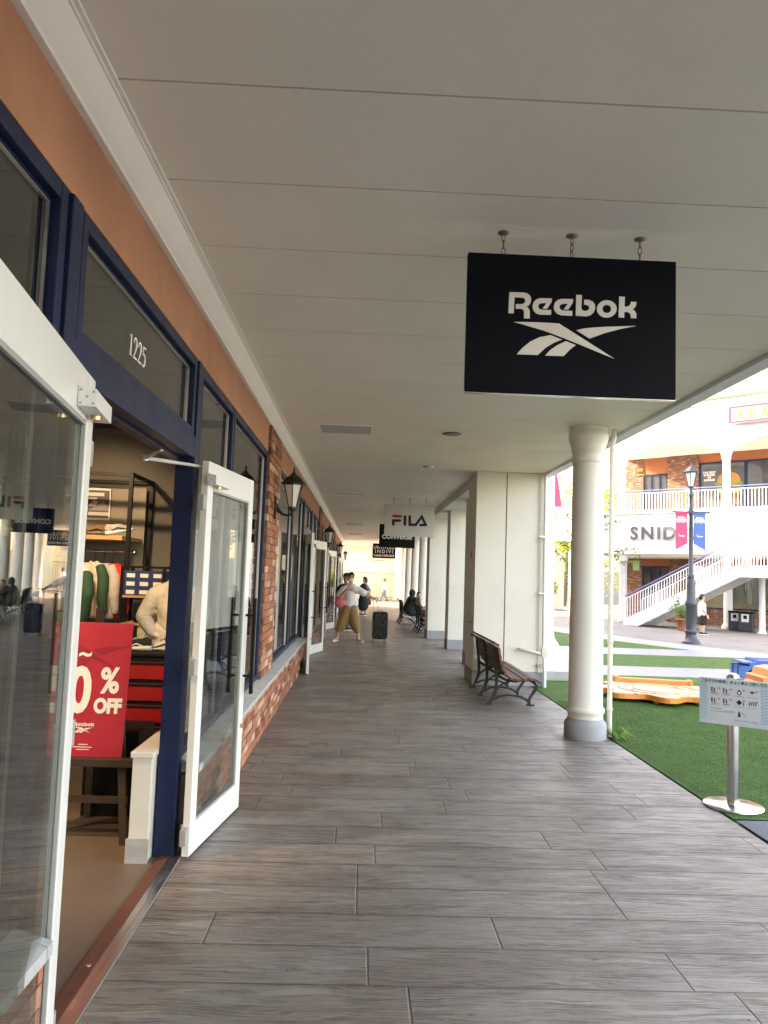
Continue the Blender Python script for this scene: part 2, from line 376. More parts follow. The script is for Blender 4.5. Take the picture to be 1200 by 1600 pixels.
M['counter'] = mat('cream laminate', (.62, .6, .54), .45, var=.04)
M['orange'] = mat('orange play plastic', (.85, .28, .06), .38, var=.08, vs=3)
M['paleorange'] = mat('faded orange foam', (.85, .44, .26), .5, var=.12, vs=3)
M['playblue'] = mat('blue play plastic', (.02, .12, .42), .35, var=.12, vs=4)
M['playred'] = mat('reddish plastic insert', (.6, .13, .06), .5, var=.05)
M['bark'] = mat('bark', (.12, .09, .065), .9, var=.3, vs=15, bump=.6, bs=30)
M['terra'] = mat('terracotta', (.34, .13, .075), .85, var=.12)
M['lamppost'] = mat('dark grey lamp paint', (.05, .055, .065), .4, .2, var=.15, vs=8)
M['bpink'] = mat('pink banner', (.75, .06, .14), .7, var=.04)
M['bblue'] = mat('blue banner', (.05, .13, .36), .7, var=.04)
M['rail'] = mat('blue handrail', (.06, .12, .3), .4, var=.05)
M['shingle'] = mat('green roof shingle', (.09, .15, .08), .9, var=.3, vs=9, bump=.5, bs=20)
M['fstucco'] = mat('terracotta band', (.30, .10, .045), .85, var=.06)
M['fbrick'] = brick_tex('old brick')
M['dimglass'] = mat('dark window glass', (.05, .055, .06), .06, var=.3, vs=2, spec=.9)
M['board'] = mat('grey window board', (.06, .065, .065), .5, var=.05)
M['signline'] = mat('dark letter outline', (.05, .035, .03), .5, var=.02)
M['pink'] = mat('pink sign border', (.32, .012, .04), .5, var=.03)
M['yellow'] = mat('pale yellow letters', (.42, .3, .07), .5, var=.03)
M['purple'] = mat('purple', (.1, .02, .22), .5, var=.03)
M['pipe'] = mat('cream pipe paint', (.68, .63, .54), .5, var=.06)
M['pipew'] = mat('white pipe paint', (.78, .77, .73), .45, var=.05)
M['case'] = mat('black polycarbonate', (.012, .014, .016), .25, var=.2, vs=4)
M['louvre'] = mat('grey louvre', (.5, .49, .46), .4, .1, var=.05)
def leafmat(name, a, b, tr=.35):
    g = N(name); oi = g.new('ObjectInfo'); n = g.noise(g.co(), 3.5, 3); n2 = g.noise(g.co(), 40, 2)
    c = g.mix(g.mapr(g.math('ADD', g.math('MULTIPLY', n, .6), g.math('MULTIPLY', n2, .4)), .35, .65, 0, 1), a, b)
    g.ps(Base_Color=c, Roughness=.7, Specular_IOR_Level=.12)
    tl = g.new('BsdfTranslucent'); g.t.links.new(c, tl.inputs[0]); mx = g.new('MixShader'); mx.inputs[0].default_value = tr
    g.t.links.new(g.b.outputs[0], mx.inputs[1]); g.t.links.new(tl.outputs[0], mx.inputs[2]); g.t.links.new(mx.outputs[0], g.out.inputs[0]); return g.m
M['leafy'] = leafmat('sunny leaves', (.12, .2, .02), (.3, .36, .04), .45)
M['leafg'] = leafmat('green leaves', (.07, .16, .035), (.18, .3, .08), .4)
M['turfm'] = leafmat('artificial turf', (.068, .135, .032), (.095, .185, .045), .15)
# ------------------------------------------------------------------ ground
def sheet(name, pts, z, m_, thick=0):
    b = MB()
    if thick: b.prism(pts, z-thick, z, 'z')
    else: b.add([(p[0], p[1], z) for p in pts], [list(range(len(pts)))])
    return tag(b.build(name, m_), kind='structure')
XE = 2.56                                  # canopy edge; pavement edge runs just inside
PE = 2.44
sheet('ground', [(-400, -400), (400, -400), (400, 400), (-400, 400)], -.06, M['ground'])
sheet('plaza_paving', [(PE+.02, -12), (60, -12), (60, 60), (PE+.02, 60)], -.012, M['ground'])
fb = MB(); fb.box(-.9, PE, -6, 42.5, -.055, 0)
tag(fb.build('walkway_floor', M['floor']), kind='structure')
sheet('end_pavement', [(-30, 42.52), (PE+.02, 42.52), (PE+.02, 60), (-30, 60)], -.004, M['ground'])
sheet('passage_pavement', [(-30, 36.3), (-.92, 36.3), (-.92, 42.5), (-30, 42.5)], -.004, M['pale'])
inner = [(5.1, 24.5), (6.0, 21.3), (6.5, 19.6), (7.66, 17.36), (8.68, 15.94), (10.2, 13.9), (11.2, 11.5), (11.6, 8), (11.6, -12)]
outer = [(6.3, 25), (7.0, 22.4), (7.6, 20.3), (8.6, 18.2), (9.4, 16.8), (11.0, 14.5), (12.1, 11.9), (12.5, 8), (12.5, -12)]
sheet('kerb_border', inner+outer[::-1], -.004, M['pale'])
def clipy(y0, y1):                         # turf/stripe band between two y values, bounded by the inner line
    pts = [(PE+.02, y0)]
    def xat(y):
        for (xa, ya), (xb, yb) in zip(inner, inner[1:]):
            if yb <= y <= ya: return xa+(xb-xa)*(y-ya)/(yb-ya)
        return inner[0][0]
    pts.append((xat(y0), y0))
    for p in inner[::-1]:
        if y0 < p[1] < y1: pts.append(p)
    pts += [(xat(y1), y1), (PE+.02, y1)]; return pts
def xat(y):
    for (xa, ya), (xb, yb) in zip(inner, inner[1:]):
        if yb <= y <= ya: return xa+(xb-xa)*(y-ya)/(yb-ya)
    return inner[0][0]
for y0, y1 in ((12.28, 13.65), (15.85, 17.35)): sheet('stone_path', clipy(y0, y1), .002, M['granite'])
for y0, y1 in ((4.95, 12.28), (13.65, 15.85), (17.35, 24.4)): sheet('turf_base', clipy(y0, y1), .004, M['turfm'])
sheet('dark_stone_path', [(PE+.03, -12), (11.6, -12), (11.6, 4.93), (PE+.03, 4.93)], .002, M['dgranite'])
sheet('path_joint', [(3.05, -6), (3.058, -6), (3.058, 4.93), (3.05, 4.93)], .006, M['joint'])
# turf pile
import numpy as np
rg = np.random.default_rng(3)
def pile(n, x0, x1, y0, y1, h, wd):
    x = rg.uniform(x0, x1, n); y = rg.uniform(y0, y1, n)
    keep = np.array([a < xat(b)-.02 for a, b in zip(x, y)]) & ~((y > 12.27) & (y < 13.66)) & ~((y > 15.84) & (y < 17.36)); x = x[keep]; y = y[keep]; k = len(x)
    a = rg.uniform(0, math.pi*2, k); hh = h*rg.uniform(.6, 1.15, k); lx = rg.normal(0, h*.5, k)+h*.25; ly = rg.normal(0, h*.5, k)-h*.3
    V = np.zeros((k, 3, 3)); z = np.full(k, .004)
    V[:, 0] = np.stack([x-np.cos(a)*wd, y-np.sin(a)*wd, z], 1); V[:, 1] = np.stack([x+np.cos(a)*wd, y+np.sin(a)*wd, z], 1)
    V[:, 2] = np.stack([x+lx, y+ly, z+hh], 1); return V
V = np.concatenate([pile(300000, PE+.03, 5.2, 4.97, 9.5, .007, .0012), pile(90000, PE+.03, 8, 9.5, 24, .007, .003)])
me = bpy.data.meshes.new('turf'); nv = len(V)*3
me.vertices.add(nv); me.vertices.foreach_set('co', V.reshape(-1)); me.loops.add(nv); me.loops.foreach_set('vertex_index', np.arange(nv, dtype=np.int32))
me.polygons.add(len(V)); me.polygons.foreach_set('loop_start', np.arange(0, nv, 3, dtype=np.int32)); me.update(calc_edges=True); me.materials.append(M['turfm'])
o = bpy.data.objects.new('artificial_turf', me); S.collection.objects.link(o)
tag(o, 'short green artificial turf beside the covered walkway', 'grass', kind='stuff')
# ------------------------------------------------------------------ covered walkway building
GX = -.965                                   # glass plane
bld = thing('shop_building', 'long shopping arcade building with brick base, navy window frames and orange band', 'building')
b = MB()                                     # soffit boards
y = 2.28-.605*20; k = 0
while y < 42.3:
    b.box(-.90, 2.585, y+.0045, y+.605-.0045, 3.02, 3.034); y += .605
sf = b.build('soffit', M['ceil'], bld)
b = MB(); b.box(-.93, 2.60, -9.8, 42.4, 3.035, 3.12); b.build('soffit_joint', M['dark'], bld)
b = MB(); prof = [(-.93, 2.895), (-.90, 2.895), (-.90, 2.912), (-.893, 2.918)]
for i in range(9):
    a = i/8; prof.append((-.893+.055*a, 2.918+.072*a-.006*math.sin(a*math.pi)))
prof += [(-.838, 2.998), (-.83, 2.998), (-.83, 3.006), (-.815, 3.006), (-.815, 3.018), (-.93, 3.018)]
b.prism(prof, -6, 36.2, 'y'); b.build('cornice', M['trim'], bld)
b = MB(); b.box(2.59, 2.72, -10, 42.4, 2.985, 3.25, bev=.006); b.box(2.72, 2.76, -10, 42.4, 3.18, 3.27); b.build('gutter', M['bluewhite'], bld)
b = MB(); b.prism([(-.93, 3.14), (2.72, 3.14), (2.72, 3.25), (.5, 3.9), (-.93, 3.9)], -10, 42.4, 'y')
b.box(-8, .5, -30, 36.2, 3.9, 9.6); b.box(-8.2, .7, -30.2, 36.4, 9.6, 9.9)
b.box(-8, -6.1, -30, 36.2, -.05, 3.9); b.box(-6.1, -.93, -30, 36.2, 3.13, 3.9)
b.build('upper_storey', M['cream'], bld)
b = MB(); b.box(-.99, -.925, -6, 7.2, 2.63, 2.894); b.box(-.99, -.925, 8.2, 16.1, 2.63, 2.894); b.box(-.99, -.925, 17.1, 25, 2.63, 2.894); b.box(-.99, -.925, 26, 36.2, 2.63, 2.894)
b.build('fascia', M['stucco'], bld)
b = MB()
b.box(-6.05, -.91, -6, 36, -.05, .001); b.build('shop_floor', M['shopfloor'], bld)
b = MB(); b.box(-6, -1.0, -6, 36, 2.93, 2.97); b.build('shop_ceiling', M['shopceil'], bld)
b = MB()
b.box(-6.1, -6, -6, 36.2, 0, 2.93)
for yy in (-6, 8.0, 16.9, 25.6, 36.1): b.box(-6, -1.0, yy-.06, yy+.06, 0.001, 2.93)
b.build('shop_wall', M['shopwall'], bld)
# bricks, laid one by one
def bcol():
    t = rnd.random()
    if t < .14: c = (.60, .40, .29)
    elif t < .30: c = (.47, .22, .13)
    elif t < .42: c = (.24, .075, .04)
    else: c = (.40, .145, .075)
    k = rnd.uniform(.85, 1.15); return tuple(x*k for x in c)
def bricks(bb, y0, y1, z0, z1, x, L=.212, H=.063, g=.009, rag=0):
    nz = round((z1-z0)/(H+g)); hz = (z1-z0)/nz
    for i in range(nz):
        yy = y0-(L/2 if i % 2 else 0)-rnd.uniform(0, .01); za = z0+i*hz
        while yy < y1:
            a = max(yy, y0-(rag*(i % 2))); c = min(yy+L, y1+(rag*(i % 2)))
            if c-a > .03: bb.box(x-.05, x+rnd.uniform(-.003, .004), a+g/2, c-g/2, za+g/2+rnd.uniform(-.001, .001), za+hz-g/2, bcol(), bev=.0)
            yy += L+.0
    return bb
KX = -.845
for y0, y1 in ((.4, 2.24), (4.17, 11.95), (13.85, 17.3), (18.9, 26), (27.9, 36)):
    kn = MB(); mo = MB(); si = MB(); bricks(kn, y0, y1, 0, .405, KX); mo.box(-1.0, KX-.008, y0+.003, y1-.003, 0, .4)
    yy = y0
    while yy < y1-.02:
        e = min(y1, yy+.9); si.add([(x, q, z) for q in (yy+.003, e-.002) for x, z in ((KX+.022, .408), (KX+.022, .445), (-.935, .478), (-.935, .408))], [(0,1,2,3),(4,7,6,5),(0,4,5,1),(1,5,6,2),(2,6,7,3),(3,7,4,0)]); yy = e
    kn.build('brick_base', M['brick'], bld); mo.build('mortar', M['mortar'], bld); si.build('stone_sill', M['sill'], bld)
for y0, y1 in ((7.22, 8.18), (16.12, 17.08), (25.02, 25.98), (34, 34.96)):
    pi_ = MB(); mo = MB(); bricks(pi_, y0, y1, .478, 2.894, -.90, rag=.012); mo.box(-1.05, -.912, y0+.004, y1-.004, .41, 2.893)
    p_ = pi_.build('brick_pier', M['brick'], bld); mo.build('mortar', M['mortar'], p_)
# windows
def window(y0, y1, z0, z1, fr=.05, post=False):
    f = MB(); x0, x1 = -1.0, -.925
    f.box(x0, x1, y0, y0+fr, z0, z1, bev=.003); f.box(x0, x1, y1-fr, y1, z0, z1, bev=.003)
    f.box(x0+.002, x1-.002, y0+fr, y1-fr, z1-fr, z1, bev=.003); f.box(x0+.002, x1-.002, y0+fr, y1-fr, z0, z0+fr, bev=.003)
    # inner dark gasket step
    for a, c in ((y0+fr, y0+fr+.018), (y1-fr-.018, y1-fr)): f.box(x0+.01, GX+.008, a, c, z0+fr, z1-fr)
    f.box(x0+.01, GX+.008, y0+fr+.018, y1-fr-.018, z1-fr-.018, z1-fr)
    o = f.build('window', M['blue'], bld)
    g = MB(); g.box(GX-.004, GX+.004, y0+fr-.004, y1-fr+.004, z0+fr-.004, z1-fr+.004); g.build('pane', M['glass'], o)
    bd = MB(); 
    for a in (y0+fr+.0185, y1-fr-.0245): bd.box(GX+.0045, GX+.014, a, a+.006, z0+fr, z1-fr-.02)
    bd.box(GX+.0045, GX+.014, y0+fr+.025, y1-fr-.025, z1-fr-.026, z1-fr-.0195)
    bd.build('gasket', M['alu'], o)
    return o
Z0 = .482; Z1 = 2.628
for y0, y1 in ((-1.6, -.2), (-.18, 1.02), (1.04, 2.24), (4.19, 5.28), (5.30, 7.2), (8.2, 10.12), (10.14, 11.95)): window(y0, y1, Z0, Z1)
for y0, y1 in ((13.86, 14.9), (14.92, 16.1), (17.1, 17.95)): window(y0, y1, Z0, Z1)
for y0, y1 in ((19.9, 21.6), (21.62, 23.3), (23.32, 25), (26, 26.9), (28.8, 30.5), (30.52, 32.2), (32.22, 34), (35, 36)): window(y0, y1, Z0, Z1)
tr_ = window(2.37, 4.06, 2.205, Z1, .045)
for a, c in ((12.05, 13.8), (18.0, 19.8), (26.95, 28.75)): window(a+.03, c-.03, 2.205, Z1, .045)
# post and header round each opening
for a, c in ((2.34, 4.08), (12.02, 13.8), (17.97, 19.85), (26.92, 28.78)):
    f = MB(); f.box(-1.02, -.915, a-.085, a, 0.001, 2.629, bev=.004); f.box(-1.02, -.915, c, c+.085, .001, 2.629, bev=.004)
    f.box(-1.016, -.919, a, c, 2.09, 2.205, bev=.004); f.box(-1.04, -.99, a, c, 2.075, 2.092)
    f.build('door_frame', M['blue'], bld)
# unit number on the transom glass
def digits(parent, y, z, h):
    g = MB(); X0, X1 = GX+.0055, GX+.008; w_ = h*.6
    def P(dy, pts): g.ribbon([(y+dy+p[0]*w_, z+p[1]*h, p[2]*h) for p in pts], X0, X1, 'x')
    P(0, [(.1, .84, .03), (.45, .95, .07), (.5, .93, .13)]); g.box(X0, X1, y+.42*w_, y+.6*w_, z+.03*h, z+.99*h); g.box(X0, X1+.0002, y+.22*w_, y+.8*w_, z, z+.035*h)
    for dy in (1.0, 2.05):
        d = dy*w_*1.12
        P(d, [(.1, .72, .09), (.14, .86, .08), (.32, .965, .07), (.55, .975, .08), (.76, .88, .11), (.8, .7, .14), (.66, .48, .11), (.4, .24, .07), (.1, .07, .05)])
        g.box(X0, X1+.0002, y+d+.08*w_, y+d+.92*w_, z, z+.085*h)
    d = 3.1*w_*1.12
    g.box(X0, X1+.0002, y+d+.2*w_, y+d+.85*w_, z+.9*h, z+.985*h)
    P(d, [(.22, .94, .05), (.2, .56, .05), (.3, .6, .05), (.5, .62, .07), (.74, .53, .12), (.82, .33, .14), (.68, .1, .11), (.42, .02, .07), (.12, .06, .09)])
    g.build('unit_number', M['offwhite'], parent)
digits(tr_, 2.99, 2.345, .088)
# threshold of the first shop
b = MB(); b.box(-.9, -.87, 2.34, 4.08, .002, .014, bev=.003); b.box(-.935, -.902, 2.34, 4.08, .002, .006); b.build('threshold', M['alu'], bld)
b = MB(); b.box(-.99, -.937, 2.34, 4.08, .002, .009); b.build('threshold_strip', M['mat_red'], bld)
b = MB(); b.lathe([(.011, .0092), (.011, .0105), (.006, .0108)], 16, (-.962, 2.98)); b.build('floor_bolt_socket', M['steel'], bld)
# doors
def door(hx, hy, ang, w_=.87, swing=1, label=None):
    # hinge at (hx,hy); leaf runs along local +x after rotation ang; local y = thickness; swing=+1 outside face is -y
    d = thing('door', None, None, (hx, hy, 0), ang); d.parent = bld
    f = MB(); t = .038; z0 = .012; z1 = 2.075; s_ = .085
    f.box(0, s_, -t/2, t/2, z0, z1, bev=.003); f.box(w_-s_, w_, -t/2, t/2, z0, z1, bev=.003)
    f.box(s_, w_-s_, -t/2+.0015, t/2-.0015, z1-.145, z1, bev=.002); f.box(s_, w_-s_, -t/2+.0015, t/2-.0015, z0, z0+.155, bev=.002)
    fo = f.build('door_frame', M['doorw'], d)
    g = MB()
    for yy in (-t/2+.004, t/2-.014):
        for a in (s_, w_-s_-.012): g.box(a, a+.012, yy, yy+.01, z0+.155, z1-.145)
        for z in (z0+.155, z1-.157): g.box(s_+.012, w_-s_-.012, yy, yy+.01, z, z+.012)
    g.build('glazing_bead', M['rubber'], d)
    g = MB(); g.box(s_-.003, w_-s_+.003, -.003, .003, z0+.15, z1-.14); g.build('pane', M['dglass'], d)
    for sg in (-1, 1):
        g = MB(); yy = sg*(t/2+.055); xx = w_-.04
        g.box(xx-.011, xx+.011, yy-.011, yy+.011, .72, 1.32, bev=.003)
        for z in (.83, 1.21): g.tube([(xx, sg*t/2, z), (xx, yy, z)], .008)
        g.build('handle', M['black'], d)
    g = MB(); g.lathe([(.018, 0), (.018, .012), (.012, .014)], 14); 
    for sg in (-1, 1):
        g2 = MB(); g2.tube([(w_-.04, sg*t/2, .52), (w_-.04, sg*(t/2+.02), .52)], .014, 12); g2.build('lock', M['brass'], d)
    for z in (.12, .98, 1.85):
        g = MB(); g.tube([(-.008, -swing*t/2, z-.055), (-.008, -swing*t/2, z+.055)], .008); g.box(-.05, .0, -.016, .016, z-.04, z+.04, bev=.002); g.build('hinge', M['rubber'], d)
    g = MB(); sg = swing
    za = z1-.128; ya, yb = sorted((sg*t/2, sg*(t/2+.05)))
    g.prism([(ya if sg > 0 else yb, za), (yb if sg > 0 else ya, za), (yb if sg > 0 else ya, za+.05), (ya if sg > 0 else yb, za+.06)], -.02, .24, 'x')
    cl = g.build('door_closer', M['doorw'], d)
    g = MB(); g.tube([(.1, sg*(t/2+.025), za-.014), (.1, sg*(t/2+.025), za)], .015, 14); g.build('closer_spindle', M['brass'], cl)
    for xe in (-.0205, .2405):
        for dy, dz in ((.008, .008), (.008, .046), (.042, .008), (.042, .042), (.025, .027)):
            g = MB(); g.tube([(xe-.0015, sg*(t/2+dy), za+dz), (xe+.0015, sg*(t/2+dy), za+dz)], .0035, 8); g.build('screw', M['rubber'], cl)
    return d
def doorv(h, e, swing):
    a = math.atan2(e[1]-h[1], e[0]-h[0]); w_ = math.hypot(e[0]-h[0], e[1]-h[1]); return door(h[0], h[1], a, w_, swing)
d1 = doorv((-.875, 2.37), (-.703, 1.284), 1)
d2 = doorv((-.852, 4.06), (-.732, 4.92), -1)
# closer arm from the far leaf back to the frame head
g = MB(); g.tube([(-.835, 4.14, 2.045), (-.93, 4.06, 2.05), (-1.13, 3.9, 2.055)], [.007, .009, .012], 8); g.tube([(-1.13, 3.9, 2.055), (-1.0, 3.72, 2.075)], .009, 8); g.lathe([(.016, 2.04), (.016, 2.07)], 12, (-1.13, 3.9)); g.build('closer_arm', M['doorw'], bld)
for h, e, s_ in (((-.88, 12.04), (-.72, 11.2), 1), ((-.88, 13.78), (-.68, 14.6), -1), ((-.88, 17.99), (-.75, 17.15), 1), ((-.88, 19.82), (-.68, 20.64), -1), ((-.88, 26.94), (-.76, 26.1), 1), ((-.88, 28.76), (-.68, 29.6), -1)):
    doorv(h, e, s_)
# knee wall inside beside the opening
b = MB(); b.box(-1.13, -1.03, 4.0, 7.9, .001, .52, bev=.004); b.box(-1.14, -1.02, 3.99, 7.9, .52, .55, bev=.004); b.build('window_ledge', M['counter'], bld)
b = MB(); b.box(-1.138, -1.025, 3.985, 3.998, .001, .12); b.build('skirting', M['sill'], bld)
# pillars: built-in row on the court side
def pillar(x0, x1, y0, y1, lab, panel=False, seam=None):
    t = thing('pillar', lab, 'pillar', ((x0+x1)/2, (y0+y1)/2, 0), group='square rendered pillars'); t['group'] = 'square rendered pillars'
    hx = (x1-x0)/2; hy = (y1-y0)/2
    b = MB(); b.box(-hx, hx, -hy, hy, .2, 3.018, bev=.006); b.build('shaft', M['cream'], t)
    b = MB(); b.box(-hx-.006, hx+.006, -hy-.006, hy+.006, .0, .2, bev=.006); b.build('plinth', M['grey_base'], t)
    if panel:
        b = MB(); b.box(-hx-.012, -hx-.001, -.28, .06, .86, 2.12, bev=.003); p = b.build('hydrant_panel', M['cream'], t)
        b = MB(); b.box(-hx-.014, -hx-.0122, -.16, -.06, 1.78, 1.88); b.build('panel_label', M['logored'], p)
        b = MB(); b.box(-hx-.013, -hx-.0, -.285, .065, .853, .859); b.build('panel_gap', M['dark'], p)
    return t
p1 = pillar(1.62, 2.66, 10.72, 11.5, 'nearest and widest square rendered pillar behind the empty bench', True)
b = MB(); b.box(-.11+.02, -.11+.032, -.3925, -.389, .21, 3.0); b.build('render_joint', M['dark'], p1)
pillar(1.87, 2.45, 13.1, 13.6, 'narrow square pillar just behind the widest pillar')
pillar(1.84, 2.4, 15.7, 16.25, 'narrow square pillar third along the walkway edge')
pillar(1.64, 2.5, 18.15, 18.9, 'square pillar in front of the seated pair of people')
b = MB(); b.box(1.66, 2.585, 11.6, 18.9, 2.88, 3.015, bev=.005); b.build('beam', M['cream'], bld)
# round columns
colA = thing('round_column', 'nearest round cream column with grey base at the turf edge', 'column', (2.22, 7.38, 0), group='round columns along the walkway')
b = MB(); b.lathe([(.198, 0), (.2, .012), (.2, .135), (.194, .15), (.172, .175), (.168, .19)], 40); b.build('base', M['grey_base'], colA)
b = MB(); b.lathe([(.166, .19), (.166, .235), (.178, .243), (.181, .262), (.178, .285), (.168, .292), (.163, .3), (.161, .9), (.157, 1.8), (.149, 2.66)], 40); b.build('shaft', M['cream'], colA)
b = MB(); b.lathe([(.15, 2.66), (.158, 2.665), (.161, 2.68), (.158, 2.695), (.152, 2.70), (.152, 2.76), (.163, 2.775), (.165, 2.82), (.178, 2.86), (.19, 2.895), (.194, 2.91), (.194, 2.95), (.186, 2.955), (.186, 3.018)], 40); b.build('capital', M['cream'], colA)
for (x, y), l in (((2.06, 24.9), 'round white column just past the last square pillar'), ((2.06, 28.6), 'second round white column past the last square pillar'), ((2.06, 32.3), 'third round white column past the last square pillar'), ((2.06, 36.6), 'farthest round white column at the end of the walkway'), ((2.2, 3.3-3.4), 'round cream column beside the camera'), ((2.2, 21.3), 'round column hidden behind the last square pillar')):
    if y > 1 and y != 21.3: dup(colA, (x, y, 0), 0, l)
# downpipe by the column
pp = thing('downpipe', 'thin cream rainwater pipe beside the nearest round column', 'pipe', (2.47, 7.42, 0))
b = MB(); b.tube([(0, 0, 0), (0, 0, 2.86), (.02, 0, 2.93), (.02, 0, 3.018)], .024, 16); b.build('pipe', M['pipe'], pp)
b = MB()
for z in (.25, .9, 1.55, 2.2, 2.8): b.lathe([(.026, z), (.029, z+.004), (.029, z+.03), (.026, z+.034)], 16)
b.build('pipe_joint', M['pipe'], pp)
# pipes by the big pillar
pp = thing('wall_pipes', 'white downpipe with branch and bracket on the wide pillar', 'pipe', (2.6, 10.66, 0))
b = MB(); b.tube([(.02, -.03, 0), (.02, -.02, .2), (0, -.02, .5), (0, 0, 3.015)], .024, 14); b.build('downpipe', M['pipew'], pp)
b = MB(); b.tube([(-.34, .03, .52), (-.34, -.02, .52), (-.05, -.03, .47), (0, -.02, .45)], .02, 12); b.build('branch_pipe', M['pipe'], pp)
b = MB(); b.box(-.03, .045, -.06, -.0, .42, .55, bev=.004); b.box(.04, .09, -.045, -.02, .5, .52); b.build('bracket', M['pipe'], pp)
b = MB(); b.tube([(-.06, .02, .2), (-.06, .02, 2.98)], .008, 8); b.build('conduit', M['pipe'], pp)
b = MB()
for z in (.3, 1.3, 2.1): b.box(-.08, .03, -.03, .05, z, z+.015)
b.build('pipe_clip', M['steel'], pp)
# big round column on a plinth behind
t = thing('plinth_column', 'large white round column on a square plinth beyond the bench', 'column', (2.82, 11.75, 0))
b = MB(); b.box(-.19, .36, -.36, .36, 0, .47, bev=.008); b.build('plinth', M['cream'], t)
b = MB(); b.lathe([(.27, .47), (.28, .5), (.27, .53), (.24, .56), (.235, .58), (.215, .6), (.205, .66), (.195, 1.2), (.18, 3.5)], 36, (.0, 0)); b.build('shaft', M['bluewhite'], t)
b = MB(); b.box(-.2, .37, -.37, .37, 0.002, .14, bev=.006); b.build('plinth_base', M['sill'], t)
b = MB(); rp = random.Random(5); top = [(.35+i*.075, 3.24+rp.uniform(-.012, .02)) for i in range(15)]; lo = [(.35+i*.075, 3.14+rp.uniform(-.02, .012)) for i in range(15)]
b.prism(top+lo[::-1], 3.0185, 3.0199, 'z'); b.build('paint_patch', M['patch'], bld)
# ceiling fittings
def ctray(x, y, lab, w_=.58, d=.5):
    t = thing('ceiling_light', lab, 'ceiling light', (x, y, 3.02), group='recessed light fittings in the walkway ceiling')
    b = MB(); f = .022
    b.box(-w_/2, w_/2, -d/2, -d/2+f, -.006, .0); b.box(-w_/2, w_/2, d/2-f, d/2, -.006, .0); b.box(-w_/2, -w_/2+f, -d/2+f, d/2-f, -.006, 0); b.box(w_/2-f, w_/2, -d/2+f, d/2-f, -.006, 0)
    b.build('frame', M['trim'], t)
    b = MB(); b.box(-w_/2+f, w_/2-f, -d/2+f, d/2-f, -.0025, -.0005)
    for i in range(14): b.box(-w_/2+f, w_/2-f, -d/2+f+i*(d-2*f)/14, -d/2+f+i*(d-2*f)/14+.006, -.005, -.0026)
    b.build('louvre', M['louvre'], t); return t
ctray(-.21, 7.95, 'nearest recessed louvred light tray in the walkway ceiling')
def batten(x, y, lab, w_=.56):
    t = thing('ceiling_light', lab, 'ceiling light', (x, y, 3.02), group='slim ceiling lights along the shopfronts')
    b = MB(); b.box(-w_/2, w_/2, -.09, .09, -.03, -.001, bev=.004); b.build('housing', M['trim'], t)
    b = MB(); b.tube([(-w_/2+.03, -.0, -.045), (w_/2-.03, 0, -.045)], .013, 10); b.build('lamp_tube', M['lglass'], t); return t
batten(-.23, 14.1, 'slim ceiling light nearest the second brick pier')
batten(-.22, 17.9, 'slim ceiling light above the walking woman')
batten(-.22, 23.2, 'slim ceiling light farther down the walkway ceiling')
batten(-.22, 29, 'slim ceiling light near the far end of the walkway')
t = thing('access_hatch', 'flush square access hatch in the walkway ceiling', 'hatch', (.94, 8.56, 3.02))
b = MB(); b.box(-.27, .27, -.26, .26, -.004, -.0005); b.build('frame', M['trim'], t)
b = MB(); b.box(-.24, .24, -.23, .23, -.0065, -.0042); b.build('lid', M['ceil'], t)
t = thing('ceiling_speaker', 'small round beige speaker grille in the walkway ceiling', 'speaker', (.92, 7.95, 3.02)); b = MB(); b.lathe([(.1, -.001), (.1, -.008), (.09, -.012), (.0001, -.012)], 28, cap=False); b.build('grille', M['chain'], t)
t = thing('downlight', 'small round downlight in the walkway ceiling', 'ceiling light', (.9, 10.46, 3.02)); b = MB(); b.lathe([(.085, -.001), (.085, -.01), (.06, -.016)], 28); b.build('trim_ring', M['steel'], t); b = MB(); b.lathe([(.058, -.0161), (.0001, -.03)], 20, cap=False); b.build('lens', M['lglass'], t)
# far end wall with bar fence
t = thing('end_building', 'sunlit cream building closing the far end of the walkway', 'building', (1, 46, 0))
b = MB(); b.box(-14, 1.0, 0, 4, 0, 7); b.box(1.0, 3.2, -.5, 4, 0, 7); b.box(-9, 3.2, -.6, 4, 3.2, 3.5)
b.build('wall', M['endcream'], t)
b = MB()
for x in (-3.6, -2.4, -1.2, 0): b.box(x, x+.02, -.004, 0.01, .2, 3.2)
b.box(-6, 1, -.003, .01, 1.9, 1.92); b.build('panel_joint', M['sill'], t)
t = thing('bar_fence', 'tall thin vertical bar fence before the end wall', 'fence', (0, 44.6, 0)); b = MB()
x = -3.2
while x < 2.0: b.box(x, x+.018, -.01, .01, .05, 1.6); x += .11
b.box(-3.2, 2.0, -.015, .015, .12, .15); b.box(-3.2, 2.0, -.015, .015, 1.55, 1.58); b.build('bars', M['brownc'], t)
for x, l in ((1.75, 'far yellow end pilaster'),):
    pass
